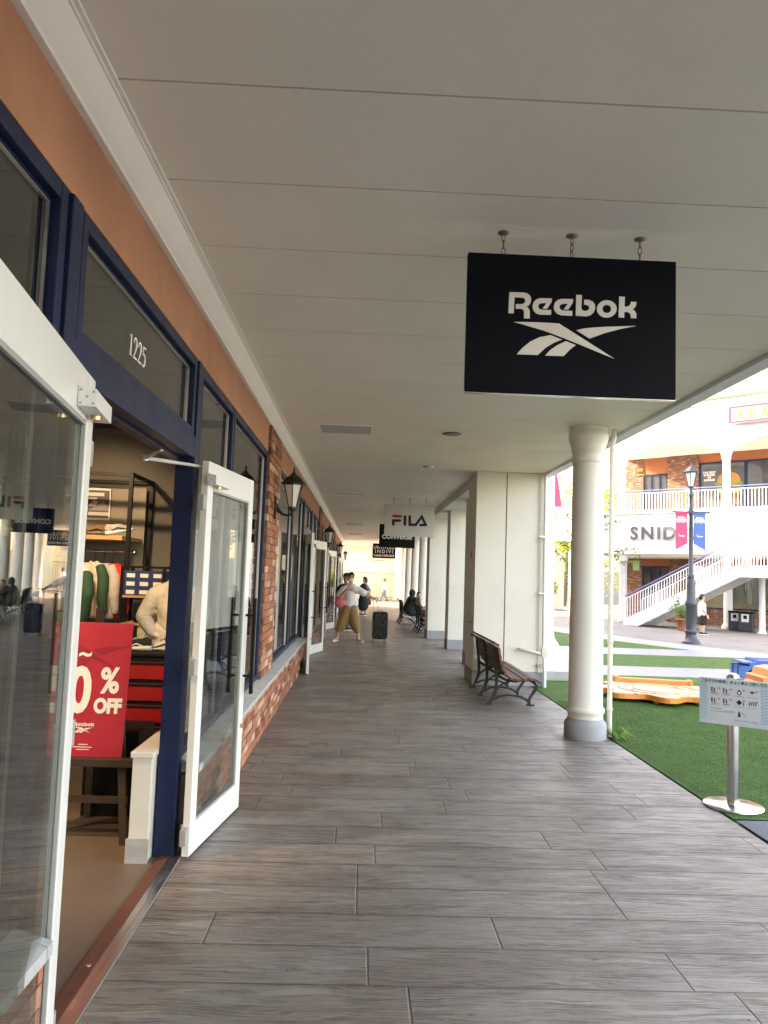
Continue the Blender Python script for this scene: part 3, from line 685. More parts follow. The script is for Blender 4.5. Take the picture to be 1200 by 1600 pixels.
# ------------------------------------------------------------------ hanging signs
def hang(name, label, x0, x1, Y, z0, z1, m_, th=.035, chains=3, rz=0, ins=.17):
    cx = (x0+x1)/2; t = thing(name, label, 'shop sign', (cx, Y, 0), rz, 'signs hanging from the walkway ceiling'); hw = (x1-x0)/2
    b = MB(); b.box(-hw, hw, 0, th, z0, z1, bev=.003); b.build('board', m_, t)
    b = MB(); b.box(-hw-.0015, hw+.0015, .004, th-.004, z0-.0025, z0+.004); b.build('edge_trim', M['steel'], t)
    for i in range(chains):
        x = -hw+ins*hw*2+i*(2*hw*(1-2*ins))/(chains-1); b = MB(); zt = 3.02; L = zt-z1; c = th/2
        b.lathe([(.026, zt-.001), (.026, zt-.005), (.012, zt-.012), (.0001, zt-.012)], 20, (x, c), cap=False)
        n = max(2, round(L/.034)); h = (L-.008)/n
        for k in range(n):
            z = z1+.004+h*(k+.5)-.004; ring = []
            tw = (k % 2)*math.pi/2+i*.5
            for q in range(15):
                a = q/14*2*math.pi; u = .0075*math.sin(a); v = h*.62*math.cos(a); ring.append((x+u*math.cos(tw), c+u*math.sin(tw), z+v))
            b.tube(ring, .0022, 6, caps=False)
        b.build('chain', M['chain'], t)
    return t
RB = [[(116,77),(225,80),(255,88),(275,108),(281,135),(275,165),(262,180),(245,189),(262,200),(272,220),(273,279),(229,278),(229,224),(222,211),(205,205),(166,204),(167,170),(205,170),(222,166),(234,155),(237,140),(231,126),(210,118),(155,116),(152,240),(111,238)],
 [(437,126),(350,124),(320,133),(300,153),(291,185),(298,215),(317,238),(347,250),(432,251),(433,215),(360,213),(343,205),(333,186),(342,168),(362,161),(398,161),(366,204),(402,205),(434,155)],
 [(597,131),(510,129),(480,138),(460,158),(451,190),(458,220),(477,243),(507,255),(592,259),(593,222),(520,219),(503,211),(493,192),(502,174),(522,167),(558,167),(526,210),(562,211),(594,161)],
 [(620,98),(663,100),(660,203),(668,217),(690,224),(712,215),(721,198),(712,182),(695,174),(680,173),(681,136),(715,137),(745,150),(762,175),(764,205),(752,235),(730,255),(700,264),(618,259)],
 [(852+75*math.cos(a*math.pi/16), 207+67*math.sin(a*math.pi/16)) for a in range(32)],
 [(852+33*math.cos(a*math.pi/12), 207+32*math.sin(a*math.pi/12)) for a in range(24)],
 [(945,112),(988,114),(986,190),(1005,190),(1022,182),(1032,168),(1035,152),(1076,154),(1074,180),(1062,200),(1045,210),(1062,220),(1075,242),(1076,279),(1034,278),(1033,252),(1022,236),(1005,230),(985,230),(984,275),(942,272)]]
RV = [[(155,305),(320,308),(492,318),(640,412),(912,588),(700,500),(520,425),(380,372),(260,336)],
 [(625,370),(680,357),(760,349),(860,344),(1072,338),(960,360),(840,392),(725,434)],
 [(430,407),(518,441),(460,463),(395,503),(338,558),(181,551),(220,505),(280,455),(350,422)],
 [(548,453),(621,484),(580,515),(532,567),(393,562),(430,520),(485,482)]]
def logo(polys, mat_, parent, name, M0, sc, cx=594, cy=330, k=.047, ext=.0012):
    P = [[((x-cx)*sc, (-(y-cy)+(x-cx)*k)*sc) for x, y in pl] for pl in polys]
    return shape2d(name, P, mat_, parent, M0, ext)
sg = hang('hanging_sign', 'large dark navy sign with white wordmark and crossed emblem hanging nearest', .42, 1.34, 3.19, 2.296, 2.916, M['navy'])
sc = .000583; Z = 2.74-(330-82)*sc+(594-110)*sc*.047
logo(RB, M['offwhite'], sg, 'lettering', face((.60+(594-110)*sc)-.88, -.0012, Z), sc)
logo(RV, M['offwhite'], sg, 'emblem', face((.60+(594-110)*sc)-.88, -.0012, Z), sc)
sg = hang('hanging_sign', 'pale grey hanging sign with red and navy rounded lettering', .44, 1.43, 14.98, 2.262, 2.897, M['filaw'])
def rstroke(mb, pts, w_, y0, y1, closed=False):
    mb.ribbon(pts, y0, y1, 'y', w=w_, closed=closed)
    if not closed:
        for i, p in enumerate((pts[0], pts[-1])):
            n = 14; mb.prism([(p[0]+w_/2*math.cos(2*math.pi*q/n), p[1]+w_/2*math.sin(2*math.pi*q/n)) for q in range(n)], y0-.0004-.0002*i, y1)
    for p in pts[1:-1] if not closed else pts:
        n = 14; mb.prism([(p[0]+w_/2*math.cos(2*math.pi*q/n), p[1]+w_/2*math.sin(2*math.pi*q/n)) for q in range(n)], y0-.0008, y1)
def FP(x, y): s_ = .001393; return ((x-302)*s_-.495, 2.897-(y-245)*s_*1.0+(x-302)*s_*.04)
b = MB(); rstroke(b, [FP(428, 420), FP(532, 425)], .056, -.003, 0); b.build('red_bar', M['logored'], sg)
b = MB(); rstroke(b, [FP(428, 540), FP(428, 486), FP(522, 486)], .054, -.003, 0); rstroke(b, [FP(593, 428), FP(593, 542)], .056, -.003, 0)
rstroke(b, [FP(660, 428), FP(662, 545), FP(750, 548), FP(832, 432), FP(890, 548), FP(815, 552)], .052, -.003, 0); b.build('lettering', M['logonavy'], sg)
sg = hang('hanging_sign', 'black hanging sign with white wordmark half hidden behind the pale sign', .48, 1.47, 20.9, 2.24, 2.885, M['black'])
text('lettering', 'CONVERSE', .165, M['offwhite'], sg, face(.0, -.002, 2.535), .002, .006, sx=1.02)
sg = hang('hanging_sign', 'black hanging sign with three lines of white lettering', .48, 1.45, 32, 2.17, 2.79, M['black'], chains=2)
text('lettering', 'UNTITLED', .17, M['offwhite'], sg, face(0, -.002, 2.62), .002, .004, spacing=1.15)
text('lettering', 'INDIVI', .20, M['offwhite'], sg, face(0, -.002, 2.45), .002, .004, spacing=1.4)
text('lettering', 'TAKEO KIKUCHI', .115, M['offwhite'], sg, face(0, -.002, 2.28), .002, .005)
sg = hang('hanging_sign', 'pale hanging sign farthest along the walkway', .45, 1.43, 40, 2.1, 2.96, M['filaw'], chains=2)
b = MB(); b.box(-.25, .25, -.002, 0, 2.2, 2.23); b.build('small_line', M['greyc'], sg)
# ------------------------------------------------------------------ lanterns
def lantern_parts(t, x, y, z, k=1, body=None, rot=math.pi/6):
    m_ = body or M['iron']
    top, bot, H = .115*k, .048*k, .27*k
    b = MB()
    b.lathe([(.155*k, z+H), (.158*k, z+H+.006*k), (.12*k, z+H+.035*k), (.085*k, z+H+.075*k), (.045*k, z+H+.1*k), (.026*k, z+H+.125*k), (.012*k, z+H+.13*k)], 6, (x, y), rot=rot, smooth=False)
    b.lathe([(.012*k, z+H+.12*k), (.018*k, z+H+.135*k), (.01*k, z+H+.15*k), (.014*k, z+H+.165*k), (.002*k, z+H+.2*k)], 10, (x, y))
    b.build('lantern_roof', m_, t)
    b = MB(); b.lathe([(bot*.92, z+.004*k), (top*.92, z+H-.003*k)], 6, (x, y), rot=rot, smooth=False); b.build('lamp_glass', M['lglass'], t)
    b = MB()
    for i in range(6):
        a = rot+i*math.pi/3; b.tube([(x+bot*math.cos(a), y+bot*math.sin(a), z), (x+top*math.cos(a), y+top*math.sin(a), z+H)], .0065*k, 6)
    b.lathe([(top*1.04, z+H-.012*k), (top*1.06, z+H)], 6, (x, y), rot=rot, smooth=False); b.lathe([(.02*k, z-.05*k), (.028*k, z-.03*k), (bot*1.1, z-.012*k), (bot*1.12, z+.012*k)], 6, (x, y), rot=rot, smooth=False)
    b.build('lantern_frame', m_, t)
lan = thing('wall_lantern', 'black wall lantern on the nearest brick pier', 'lantern', (-.9, 7.7, 0), group='wall lanterns on the brick piers')
lantern_parts(lan, .185, 0, 2.14, .9)
b = MB(); b.box(0, .022, -.035, .035, 2.02, 2.25, bev=.006); b.tube([(.01, 0, 2.17), (.035, 0, 2.12), (.08, 0, 2.075), (.13, 0, 2.062), (.165, 0, 2.07), (.185, 0, 2.09)], [.03, .022, .015, .013, .013, .02], 10); b.tube([(.185, 0, 2.03), (.185, 0, 2.1)], [.006, .018], 10); b.build('bracket', M['iron'], lan)
dup(lan, (-.9, 16.6, 0), 0, 'black wall lantern on the second brick pier'); dup(lan, (-.9, 25.5, 0), 0, 'black wall lantern on the third brick pier'); dup(lan, (-.9, 34.5, 0), 0, 'black wall lantern on the farthest brick pier')
# ------------------------------------------------------------------ benches
def bench(x, y, label, L=1.78):
    t = thing('bench', label, 'bench', (x, y, 0), group='slatted benches facing the court')
    def fr(y):
        b = MB(); a, c = y-.016, y+.016
        b.ribbon([(.03,.70,.022),(.045,.6,.026),(.06,.5,.03),(.075,.4,.036),(.082,.3,.034),(.08,.22,.032),(.064,.14,.034),(.03,.06,.03),(.0,.02,.028)], a, c)
        b.box(-.035, .035, a-.004, c+.004, 0, .016, bev=.004)
        b.ribbon([(.075,.36,.03),(.12,.33,.034),(.2,.292,.03),(.3,.28,.026),(.4,.295,.026),(.47,.3,.026),(.53,.275,.03),(.562,.235,.032),(.553,.19,.03),(.51,.13,.026),(.478,.075,.028),(.475,.012,.034)], a-.001, c+.001)
        b.box(.45, .54, a-.004, c+.004, 0, .016, bev=.004)
        b.ribbon([(.06,.13,.03),(.10,.2,.02),(.16,.25,.018),(.24,.277,.02)], a+.002, c-.002)
        b.ribbon([(.05,.06,.03),(.12,.1,.022),(.22,.118,.02),(.34,.108,.022),(.42,.08,.028),(.475,.045,.036)], a+.003, c-.003)
        b.ribbon([(.03,.69,.03),(-.01,.715,.026),(-.045,.72,.03)], a+.001, c-.001)
        b.build('leg_frame', M['iron'], t)
    for yy in (.22, .89, 1.56): fr(yy-.12)
    b = MB()
    for px_, pz, an in ((.045,.725,-.5),(.075,.655,-1.35),(.088,.585,-1.35),(.102,.515,-1.3),(.122,.448,-1.2)):
        c_, s_ = math.cos(an), math.sin(an); w_, h_ = .031, .013
        b.prism([(px_+u*c_+v*s_, pz+u*s_-v*c_) for u, v in ((-w_, -h_), (w_, -h_), (w_, h_), (-w_, h_))], -.09, L-.09)
    b.build('backrest', M['wood'], t)
    b = MB()
    for px_, pz, an in ((.165,.375,-.75),(.235,.33,-.25),(.315,.318,.05),(.395,.328,.08),(.47,.33,-.1),(.545,.302,-.5)):
        c_, s_ = math.cos(an), math.sin(an); w_, h_ = .034, .013
        b.prism([(px_+u*c_+v*s_, pz+u*s_-v*c_) for u, v in ((-w_, -h_), (w_, -h_), (w_, h_), (-w_, h_))], -.09, L-.09)
    b.build('seat', M['wood'], t); return t
bn = bench(1.585, 9.0, 'empty brown slatted bench with black iron frames nearest the camera')
dup(bn, (1.53, 19.7, 0), 0, 'slatted bench half hidden behind the square pillar', )
dup(bn, (1.25, 23.4, 0), 0, 'slatted bench with two people sitting on it')
# ------------------------------------------------------------------ rules sign on a steel post
t = thing('sign_stand', 'stainless steel post on a round base standing on the turf', 'sign stand', (2.6, 5.23, .004))
b = MB(); b.lathe([(.192, 0), (.195, .004), (.19, .012), (.05, .02)], 48); b.build('base', M['steel'], t)
b = MB(); b.lathe([(.04, .015), (.04, .83), (.038, .85)], 32); b.build('post', M['steel'], t)
b = MB(); b.ell((0, .0, .868), (.042, .042, .03), 24, 12); b.build('cap', M['steel'], t)
sp = thing('rules_board', 'pale blue edged notice board with pictograms fixed to the steel post', 'notice board', (2.57, 5.16, .71), R(-33))
b = MB(); b.box(-.218, .218, 0, .006, -.155, .155, bev=.002); b.build('panel', mat('acrylic', (.55, .6, .62), .25), sp)
g = N('sheet'); g.ps(Base_Color=(.62, .66, .67), Roughness=.4)
b = MB(); b.box(-.165, .165, -.0016, -.0004, -.13, .115); b.build('printed_sheet', mat('printed sheet', (.58, .60, .60), .5, var=.05, vs=9), sp)
for s_ in (-1, 1):
    b = MB()
    for i in range(13):
        z = -.13+i*.02; b.prism([(s_*.168, z), (s_*.21, z+.012), (s_*.21, z+.022), (s_*.168, z+.010)], -.0016, -.0004)
    b.build('blue_rays', M['ink'], sp)
text('heading', '「あそびの約束」をよく読んで遊んでね', .023, M['logonavy'], sp, face(0, -.0008, .133), .0005, .0003)
b = MB(); r_ = MB(); fine = MB()
for ci, cx in enumerate((-.12, -.045, .035, .115)):
    for ri, cz in enumerate((.075, .005)):
        b = MB()
        if ci < 2:
            b.box(cx-.02, cx-.012, -.003, -.0018, cz-.012, cz+.006); b.box(cx-.004, cx+.004, -.003, -.0018, cz-.014, cz+.0); b.box(cx-.021, cx-.011, -.003, -.0018, cz+.009, cz+.017); b.box(cx-.005, cx+.005, -.003, -.0018, cz+.003, cz+.011)
            b.ribbon([(cx-.02, cz-.02), (cx, cz-.022), (cx+.02, cz-.018)], -.003, -.0018, w=.003)
        elif ci == 2 and ri == 0:
            b.ribbon([(cx+.013*math.cos(a/8*math.pi), cz-.006+.012*math.sin(a/8*math.pi)) for a in range(16)], -.003, -.0018, w=.004, closed=True); b.prism([(cx-.006, cz+.004), (cx+.008, cz+.004), (cx+.001, cz+.018)], -.0033, -.0018)
        elif ci == 2:
            b.prism([(cx, cz-.018), (cx+.018, cz), (cx, cz+.018), (cx-.018, cz)], -.003, -.0018); b.box(cx+.024, cx+.029, -.003, -.0018, cz-.018, cz)
        elif ri == 0: b.prism([(cx-.016, cz), (cx-.01, cz+.009), (cx, cz+.012), (cx+.01, cz+.009), (cx+.016, cz)], -.003, -.0018); b.box(cx-.001, cx+.001, -.003, -.0018, cz-.014, cz)
        else:
            for i in range(4): b.prism([(cx-.02+i*.013, cz-.014), (cx-.015+i*.013, cz-.014), (cx-.011+i*.013, cz+.014), (cx-.016+i*.013, cz+.014)], -.003, -.0018)
        b.build('pictogram', M['logonavy'], sp)
        for s_ in (-1, 1): r_.ribbon([(cx+.022, cz+.012-s_*.006), (cx+.034, cz+.012+s_*.006)], -.003-.0002*s_, -.0018, w=.0022)
        fine.box(cx-.028, cx+.03, -.0024, -.0018, cz-.031, cz-.0292)
for z, a, c in ((-.052, -.15, -.07), (-.07, -.15, .0), (-.062, -.06, .01), (-.118, 0, .15)): fine.box(a, c, -.0024, -.0018, z, z+.003)
b = MB(); b.box(.03, .038, -.003, -.0018, -.085, -.06); b.prism([(.026, -.09), (.044, -.09), (.036, -.05)], -.0033, -.0018); b.ribbon([(.044, -.062), (.06, -.07), (.075, -.09)], -.003, -.0018, w=.0018)
b.build('pictogram', M['logonavy'], sp); r_.build('red_crosses', M['logored'], sp); fine.build('small_print', M['greyc'], sp)
b = MB(); b.box(-.02, .02, .006, .03, -.03, .03); b.build('bracket', M['steel'], sp)
# ------------------------------------------------------------------ play pieces on the turf
t = thing('play_mat', 'orange flower shaped plastic play panel lying flat on the turf', 'play panel', (3.98, 9.98, .004), R(-12))
def flower(n=96, r=.66, am=.1, k=8, sx=1.18, sy=1.0):
    return [((r+am*math.cos(k*a))*math.cos(a)*sx, (r+am*math.cos(k*a))*math.sin(a)*sy) for a in (2*math.pi*i/n for i in range(n))]
fl_ = flower(); b = MB(); n = len(fl_)
b.prism(fl_, .045, .105, 'z'); b.build('rim', M['orange'], t)
b = MB(); b.prism([(x*.985, y*.985) for x, y in fl_], .105, .112, 'z'); b.build('top_face', M['paleorange'], t)
b = MB()
for rr in (.3, .47): b.ribbon([(rr*1.1*math.cos(a/24*math.pi), rr*math.sin(a/24*math.pi)) for a in range(48)], .1125, .122, 'z', w=.018, closed=True)
b.build('raised_ring', M['paleorange'], t)
b = MB()
for rr, k in ((.38, 9), (.62, 8)):
    for i in range(k):
        a = 2*math.pi*(i+.3)/k; b.lathe([(.03, .1125), (.03, .1145), (.0001, .1145)], 12, (rr*1.12*math.cos(a), rr*math.sin(a)), cap=False)
b.build('hole', M['playred'], t)
b = MB()
for i in range(6): a = i*math.pi/3+.3; b.lathe([(.03, 0), (.03, .046)], 12, (.55*math.cos(a), .5*math.sin(a)))
b.build('foot', M['orange'], t)
b = MB(); b.box(-.46, .5, .56, .66, .06, .17, bev=.012); b.box(-.5, -.44, .54, .68, .05, .19, bev=.01); b.box(.48, .53, .54, .68, .05, .18, bev=.01); b.build('side_wall', M['orange'], t)
t = thing('play_tunnel', 'blue stepped plastic play tunnel behind the notice board', 'play tunnel', (6.72, 12.3, .004), R(-8))
def archprism(b, x0, x1, zt, y0, y1, steps):
    top = steps; ar = []
    for c in ((x0*.5+x1*.5)-.2, (x0*.5+x1*.5)+.2):
        pass
    n = 10; lo = [(x0, 0)]
    for c in (-.2, .2):
        lo += [(c-.17, 0)]+[(c-.17*math.cos(math.pi*i/n), .17*math.sin(math.pi*i/n)) for i in range(1, n)]+[(c+.17, 0)]
    lo += [(x1, 0)]
    b.prism(lo+top[::-1], y0, y1, 'y')
b = MB(); st = [(-.42, .12), (-.42, .2), (-.3, .2), (-.3, .25), (-.18, .25), (-.18, .30), (.18, .30), (.18, .25), (.3, .25), (.3, .2), (.42, .2), (.42, .12)]
for y0 in (0, .12, .24, .36, .48): archprism(b, -.42, .42, .3, y0, y0+.1, [(x*(1 if y0 in (0, .24, .48) else .97), z*(1 if y0 in (0, .24, .48) else .95)) for x, z in st])
b.box(-.4, .4, .02, .56, .24, .262); b.build('ribbed_shell', M['playblue'], t)
b = MB(); b.box(-.37, .37, .3, .31, 0, .17); b.build('inner_panel', M['black'], t)
t = thing('play_arch', 'tall orange plastic play arch at the right beside the notice board', 'play arch', (5.2, 8.75, .004), R(-5))
b = MB(); n = 16; o_ = [(-.52, 0), (-.52, .3), (-.47, .38), (-.47, .44), (-.4, .45), (-.37, .53), (-.25, .55), (.25, .55), (.37, .53), (.4, .45), (.47, .44), (.47, .38), (.52, .3), (.52, 0), (.4, 0)]
i_ = [(.34*math.cos(math.pi*k/n), .36*math.sin(math.pi*k/n)) for k in range(n+1)]
b.prism(o_+i_+[(-.4, 0)], 0, .5, 'y'); b.build('shell', M['orange'], t)
b = MB(); b.prism([(-.36, 0), (.36, 0)]+[(.36*math.cos(math.pi*k/n), .38*math.sin(math.pi*k/n)) for k in range(1, n)], .2, .22, 'y'); b.build('inner_panel', M['playred'], t)
# ------------------------------------------------------------------ street lamp with banners
t = thing('street_lamp', 'dark grey street lamp with lantern top standing in the court', 'street lamp', (8.6, 19.5, 0))
b = MB(); b.lathe([(.235, 0), (.235, .03), (.2, .06), (.155, .13), (.135, .2), (.13, .26), (.155, .27), (.155, .31), (.135, .33), (.132, .36), (.13, .95), (.14, .96), (.15, 1.0), (.145, 1.05), (.115, 1.1), (.108, 1.5), (.095, 1.62), (.075, 1.68), (.085, 1.7), (.085, 1.74), (.062, 1.78), (.055, 2.6), (.05, 3.3), (.062, 3.32), (.062, 3.5), (.05, 3.53), (.046, 3.8), (.06, 3.82), (.06, 3.86), (.045, 3.9), (.04, 4.02)], 20); b.build('post', M['lamppost'], t)
lantern_parts(t, 0, 0, 4.06, 1.42, M['lamppost'], 0)
b = MB(); b.tube([(-.46, 0, 3.4), (.46, 0, 3.4)], .016, 10); b.ell((-.46, 0, 3.4), .03); b.ell((.46, 0, 3.4), .03); b.box(-.08, .08, -.05, .05, 3.37, 3.43); b.build('cross_arm', M['lamppost'], t)
for x0, x1, m_, lab, fl in ((-.41, -.1, 'bpink', 'pink swallowtail banner hanging from the street lamp', 1), (.07, .38, 'bblue', 'blue swallowtail banner hanging from the street lamp', -1)):
    bb = thing('banner', lab, 'banner', (8.6, 19.5, 0), group='banners on the street lamp')
    b = MB(); xm = x0 if fl == 1 else x1
    xo = x1 if fl == 1 else x0
    b.prism([(x0, 3.35), (x1, 3.35), (x1, 2.57 if fl == 1 else 2.4), (x0, 2.4 if fl == 1 else 2.57)], -.004, .004); b.tube([(x0-.01, 0, 3.365), (x1+.01, 0, 3.365)], .02, 8); b.build('cloth', M[m_], bb)
    c = (x0+x1)/2; text('lettering', 'RINKU\nPREMIUM\nOUTLETS', .068, M['offwhite'], bb, face(c, -.006, 3.14)@Matrix.Translation((0, .05, 0)), .001, .0015, line=.8)
    b = MB(); b.box(c-.07, c-.058, -.006, -.004, 2.75, 2.82); b.box(c-.045, c+.08, -.006, -.004, 2.75, 2.775); b.build('small_mark', M['offwhite'], bb)
# ------------------------------------------------------------------ opposite building
fbd = thing('cafe_building', 'two storey white building with arched balcony across the court', 'building', (9.6, 29.4, 0), R(-45))
b = MB()
b.box(-.3, 15, 0, .25, 2.6, 4.16); b.box(-.34, 15, -.06, 0.0, 4.12, 4.24, bev=.01); b.box(-.3, 15, .25, 2.2, 3.95, 4.15)
b.build('balcony_slab', M['wwhite'], fbd)
b = MB()
for z in (2.85, 3.1, 3.35, 3.6, 3.85): b.box(-.3, 15, -.0035, .0, z, z+.006)
b.build('siding_line', M['pale'], fbd)
# upper arcade wall with segmental arches
pts = [(-.3, 7.98), (15, 7.98), (15, 6.3)]; cols = [.58, 4.5, 8.42, 12.34]
for a, c in list(zip(cols, cols[1:]))[::-1]:
    a2, c2 = a+.22, c-.22
    pts += [(c2, 6.3)]+[(c2-(c2-a2)*i/14, 6.3+.47*(1-(2*i/14-1)**2)) for i in range(1, 14)]+[(a2, 6.3)]
pts += [(-.3, 6.3)]
b = MB(); b.prism(pts, 0, .35, 'y'); b.build('arcade_wall', M['wwhite'], fbd)
b = MB(); b.add([(s_, d, z) for s_ in (-.3, 15) for d, z in ((.35, 7.05), (2.26, 6.62), (2.26, 6.72), (.35, 7.15))], [(0,1,5,4),(1,2,6,5),(2,3,7,6),(3,0,4,7),(0,3,2,1),(4,5,6,7)]); b.build('balcony_ceiling', M['cream'], fbd)
b = MB(); b.box(-.3, 15, .25, 2.26, 2.5, 2.6); b.build('arcade_ceiling', M['cream'], fbd)
b = MB(); b.box(-.45, 15, -.18, .3, 7.98, 8.2, bev=.01); b.box(-.4, 15, -.03, 0.0, 7.55, 7.98); b.build('eaves', M['bluewhite'], fbd)
b = MB(); b.add([(-.5, -.25, 8.2), (15, -.25, 8.2), (15, 5, 10.6), (2.2, 5, 10.6), (-.5, -.25, 8.14), (15, -.25, 8.14), (15, 5, 10.5), (2.2, 5, 10.5), (-.5, 9, 8.2), (15, 9, 8.2), (-.5, 9, 8.14)], [(0,1,2,3), (4,5,6,7), (0,1,5,4), (0,3,8), (3,2,9,8)]); b.build('roof', M['shingle'], fbd)
for s_ in (cols):
    for lo in (0, 1):
        z0, z1 = (0, 2.6) if lo == 0 else (4.24, 6.3)
        dd = .02 if lo else .14; r = .135 if lo else .15
        b = MB()
        b.lathe([(r*1.45, z0), (r*1.45, z0+.1), (r*1.15, z0+.16), (r, z0+.22), (r*.95, z1-.3), (r*1.15, z1-.28), (r*1.15, z1-.2), (r*1.3, z1-.12), (r*1.5, z1-.06), (r*1.5, z1)], 20, (s_, dd+.13)); b.build('column', M['wwhite'], fbd)
# balcony railing
def railing(parent, p0, p1, h=.82, sp=.115, topblue=True, names=('railing', 'handrail')):
    b = MB(); p0, p1 = Vector(p0), Vector(p1); d = p1-p0; L = d.length; n = max(1, round(L/sp))
    for i in range(n+1):
        q = p0+d*(i/n); r = .011 if i % 12 else .02
        b.box(q.x-r, q.x+r, q.y-r, q.y+r, q.z+(.0 if i % 12 == 0 else .06), q.z+h)
    for z in (.06, h): b.tube([p0+Vector((0, 0, z)), p1+Vector((0, 0, z))], .016, 6)
    b.build(names[0], M['bluewhite'], parent)
    if topblue: b = MB(); b.tube([p0+Vector((0, 0, h+.1)), p1+Vector((0, 0, h+.1))], .022, 8); b.build(names[1], M['rail'], parent)
for a, c in list(zip(cols, cols[1:])): railing(fbd, (a+.16, .1, 4.2), (c-.16, .1, 4.2), .72)
# inner walls
D = 2.26
for q in ((-.3, .46, D, D+.3, 4.15, 6.7), (1.5, 2.73, D-.04, D+.3, 4.15, 6.7), (-.3, .43, D, D+.3, 0, 2.6), (1.54, 2.3, D, D+.3, 0, 2.6), (2.3, 5.62, D, D+.3, 0, .62), (6.62, 9, D, D+.3, 0, .62)): b = MB(); b.box(*q); b.build('brick_wall', M['fbrick'], fbd)
b = MB(); b.box(2.73, 15, D+.01, D+.3, 6.26, 6.7); b.box(.46, 1.5, D+.01, D+.3, 5.95, 6.7); b.box(.43, 1.54, D+.01, D+.3, 2.2, 2.6); b.box(2.3, 15, D+.01, D+.3, 2.3, 2.6); b.build('orange_band', M['fstucco'], fbd)
def fwin(s0, s1, z0, z1, m_='dimglass', n=1):
    f = MB(); f.box(s0, s0+.05, D-.01, D+.1, z0, z1); f.box(s1-.05, s1, D-.01, D+.1, z0, z1); f.box(s0+.05, s1-.05, D-.01, D+.1, z1-.05, z1); f.box(s0+.05, s1-.05, D-.01, D+.1, z0, z0+.04)
    for i in range(1, n): x = s0+(s1-s0)*i/n; f.box(x-.025, x+.025, D-.008, D+.098, z0+.04, z1-.05)
    o = f.build('window', M['blue'], fbd); g = MB(); g.box(s0+.05, s1-.05, D+.03, D+.05, z0+.04, z1-.05); g.build('pane', M[m_], o); return o
fwin(.46, 1.5, 4.16, 5.95, n=3); fwin(.43, 1.54, .02, 2.2, n=3); wb = fwin(2.75, 4.47, 4.16, 6.26); w2 = fwin(4.47, 7.2, 4.16, 6.26, n=2); fwin(7.2, 14, 4.16, 6.26, n=4)
w3 = fwin(2.3, 5.6, .62, 2.3, 'glass', n=2); fwin(6.6, 9, .62, 2.3, n=2); fwin(5.65, 6.6, .02, 2.3)
b = MB(); b.box(2.9, 4.42, D+.005, D+.02, 4.2, 6.05); b.build('window_board', M['board'], wb)
text('lettering', 'THE BEST\nBURGER\nIN\nHAWAII', .115, M['offwhite'], wb, face(3.13, D+.002, 5.72), .002, .002, line=.85)
bu = MB()
def disc(b, cx, cz, rx, rz, c, dy, up=None):
    n = 22; pts = [(cx+rx*math.cos(2*math.pi*i/n), cz+rz*math.sin(2*math.pi*i/n)*(1 if up is None or math.sin(2*math.pi*i/n) > 0 else up)) for i in range(n)]; b.prism(pts, D-dy, D+.004, 'y', c)
X0 = 3.86
for cz, rx, rz, c, dy, up in ((5.0, .52, .11, (.06, .15, .02), .004, None), (4.92, .42, .13, (.1, .03, .015), .006, None), (5.12, .45, .07, (.5, .35, .05), .008, None), (5.26, .44, .09, (.3, .02, .015), .01, None), (5.4, .52, .1, (.07, .2, .03), .012, None), (5.5, .43, .36, (.38, .15, .035), .014, .25), (4.7, .44, .13, (.3, .11, .06), .007, None)): disc(bu, X0, cz, rx, rz, c, dy, up)
g = N('poster print'); a = g.new('VertexColor', layer_name='col'); g.ps(Base_Color=a.outputs[0], Roughness=.5)
M['print'] = g.m
bu.build('burger_picture', g.m, wb)
# shop fascia sign
sg = thing('fascia_sign', 'large grey metal shop name letters on the white fascia', 'shop sign', (9.6, 29.4, 0), R(-45))
for i, (ch, s_) in enumerate((('S', 1.16), ('N', 1.68), ('I', 2.12), ('D', 2.52), ('E', 3.0), ('L', 3.4))): text('letter', ch, .68, M['alu'] if False else mat('brushed letters', (.07, .075, .085), .5, 0) if i == 0 else bpy.data.materials['brushed letters'], sg, face(s_, -.05, 3.36), .02, .014)
sg = thing('roof_sign', 'white sign with pink border and pale yellow serif letters above the balcony', 'shop sign', (9.6, 29.4, 0), R(-45))
b = MB(); b.box(4.72, 8.4, -.26, -.03, 7.2, 7.78, bev=.01); b.build('box', M['wwhite'], sg)
b = MB()
for a in ((4.72, 8.4, 7.72, 7.785), (4.72, 8.4, 7.195, 7.26)): b.box(a[0]-.004, a[1]+.004, -.275, -.262, a[2], a[3])
b.box(4.716, 4.80, -.275, -.262, 7.26, 7.72); b.box(8.33, 8.404, -.275, -.262, 7.26, 7.72); b.build('border', M['pink'], sg)
def serif(b, s0, z0, h, glyph, dy0, dy1, g_):
    def rb(p, w): b.ribbon([(s0+x*h, z0+y*h) for x, y in p], dy0, dy1, w=w*h+g_)
    def bx(x0, x1, y0, y1): b.box(s0+x0*h-g_/2, s0+x1*h+g_/2, dy0-.0006, dy1, z0+y0*h-g_/2, z0+y1*h+g_/2)
    if glyph == 'K':
        rb([(.16, .0), (.16, 1)], .17); rb([(.2, .38), (.68, .95)], .12); rb([(.36, .52), (.72, .04)], .16); bx(0, .34, .92, 1); bx(0, .34, 0, .08); bx(.55, .86, .92, 1); bx(.55, .9, 0, .08)
    if glyph == 'U':
        rb([(.16, 1), (.16, .3), (.25, .1), (.42, .05), (.6, .12), (.68, .3), (.68, 1)], .15); bx(0, .34, .92, 1); bx(.52, .84, .92, 1)
    if glyph == 'A':
        rb([(.14, .0), (.42, .98)], .11); rb([(.42, .98), (.72, .0)], .17); rb([(.24, .32), (.62, .32)], .1); bx(0, .28, 0, .08); bx(.55, .9, 0, .08)
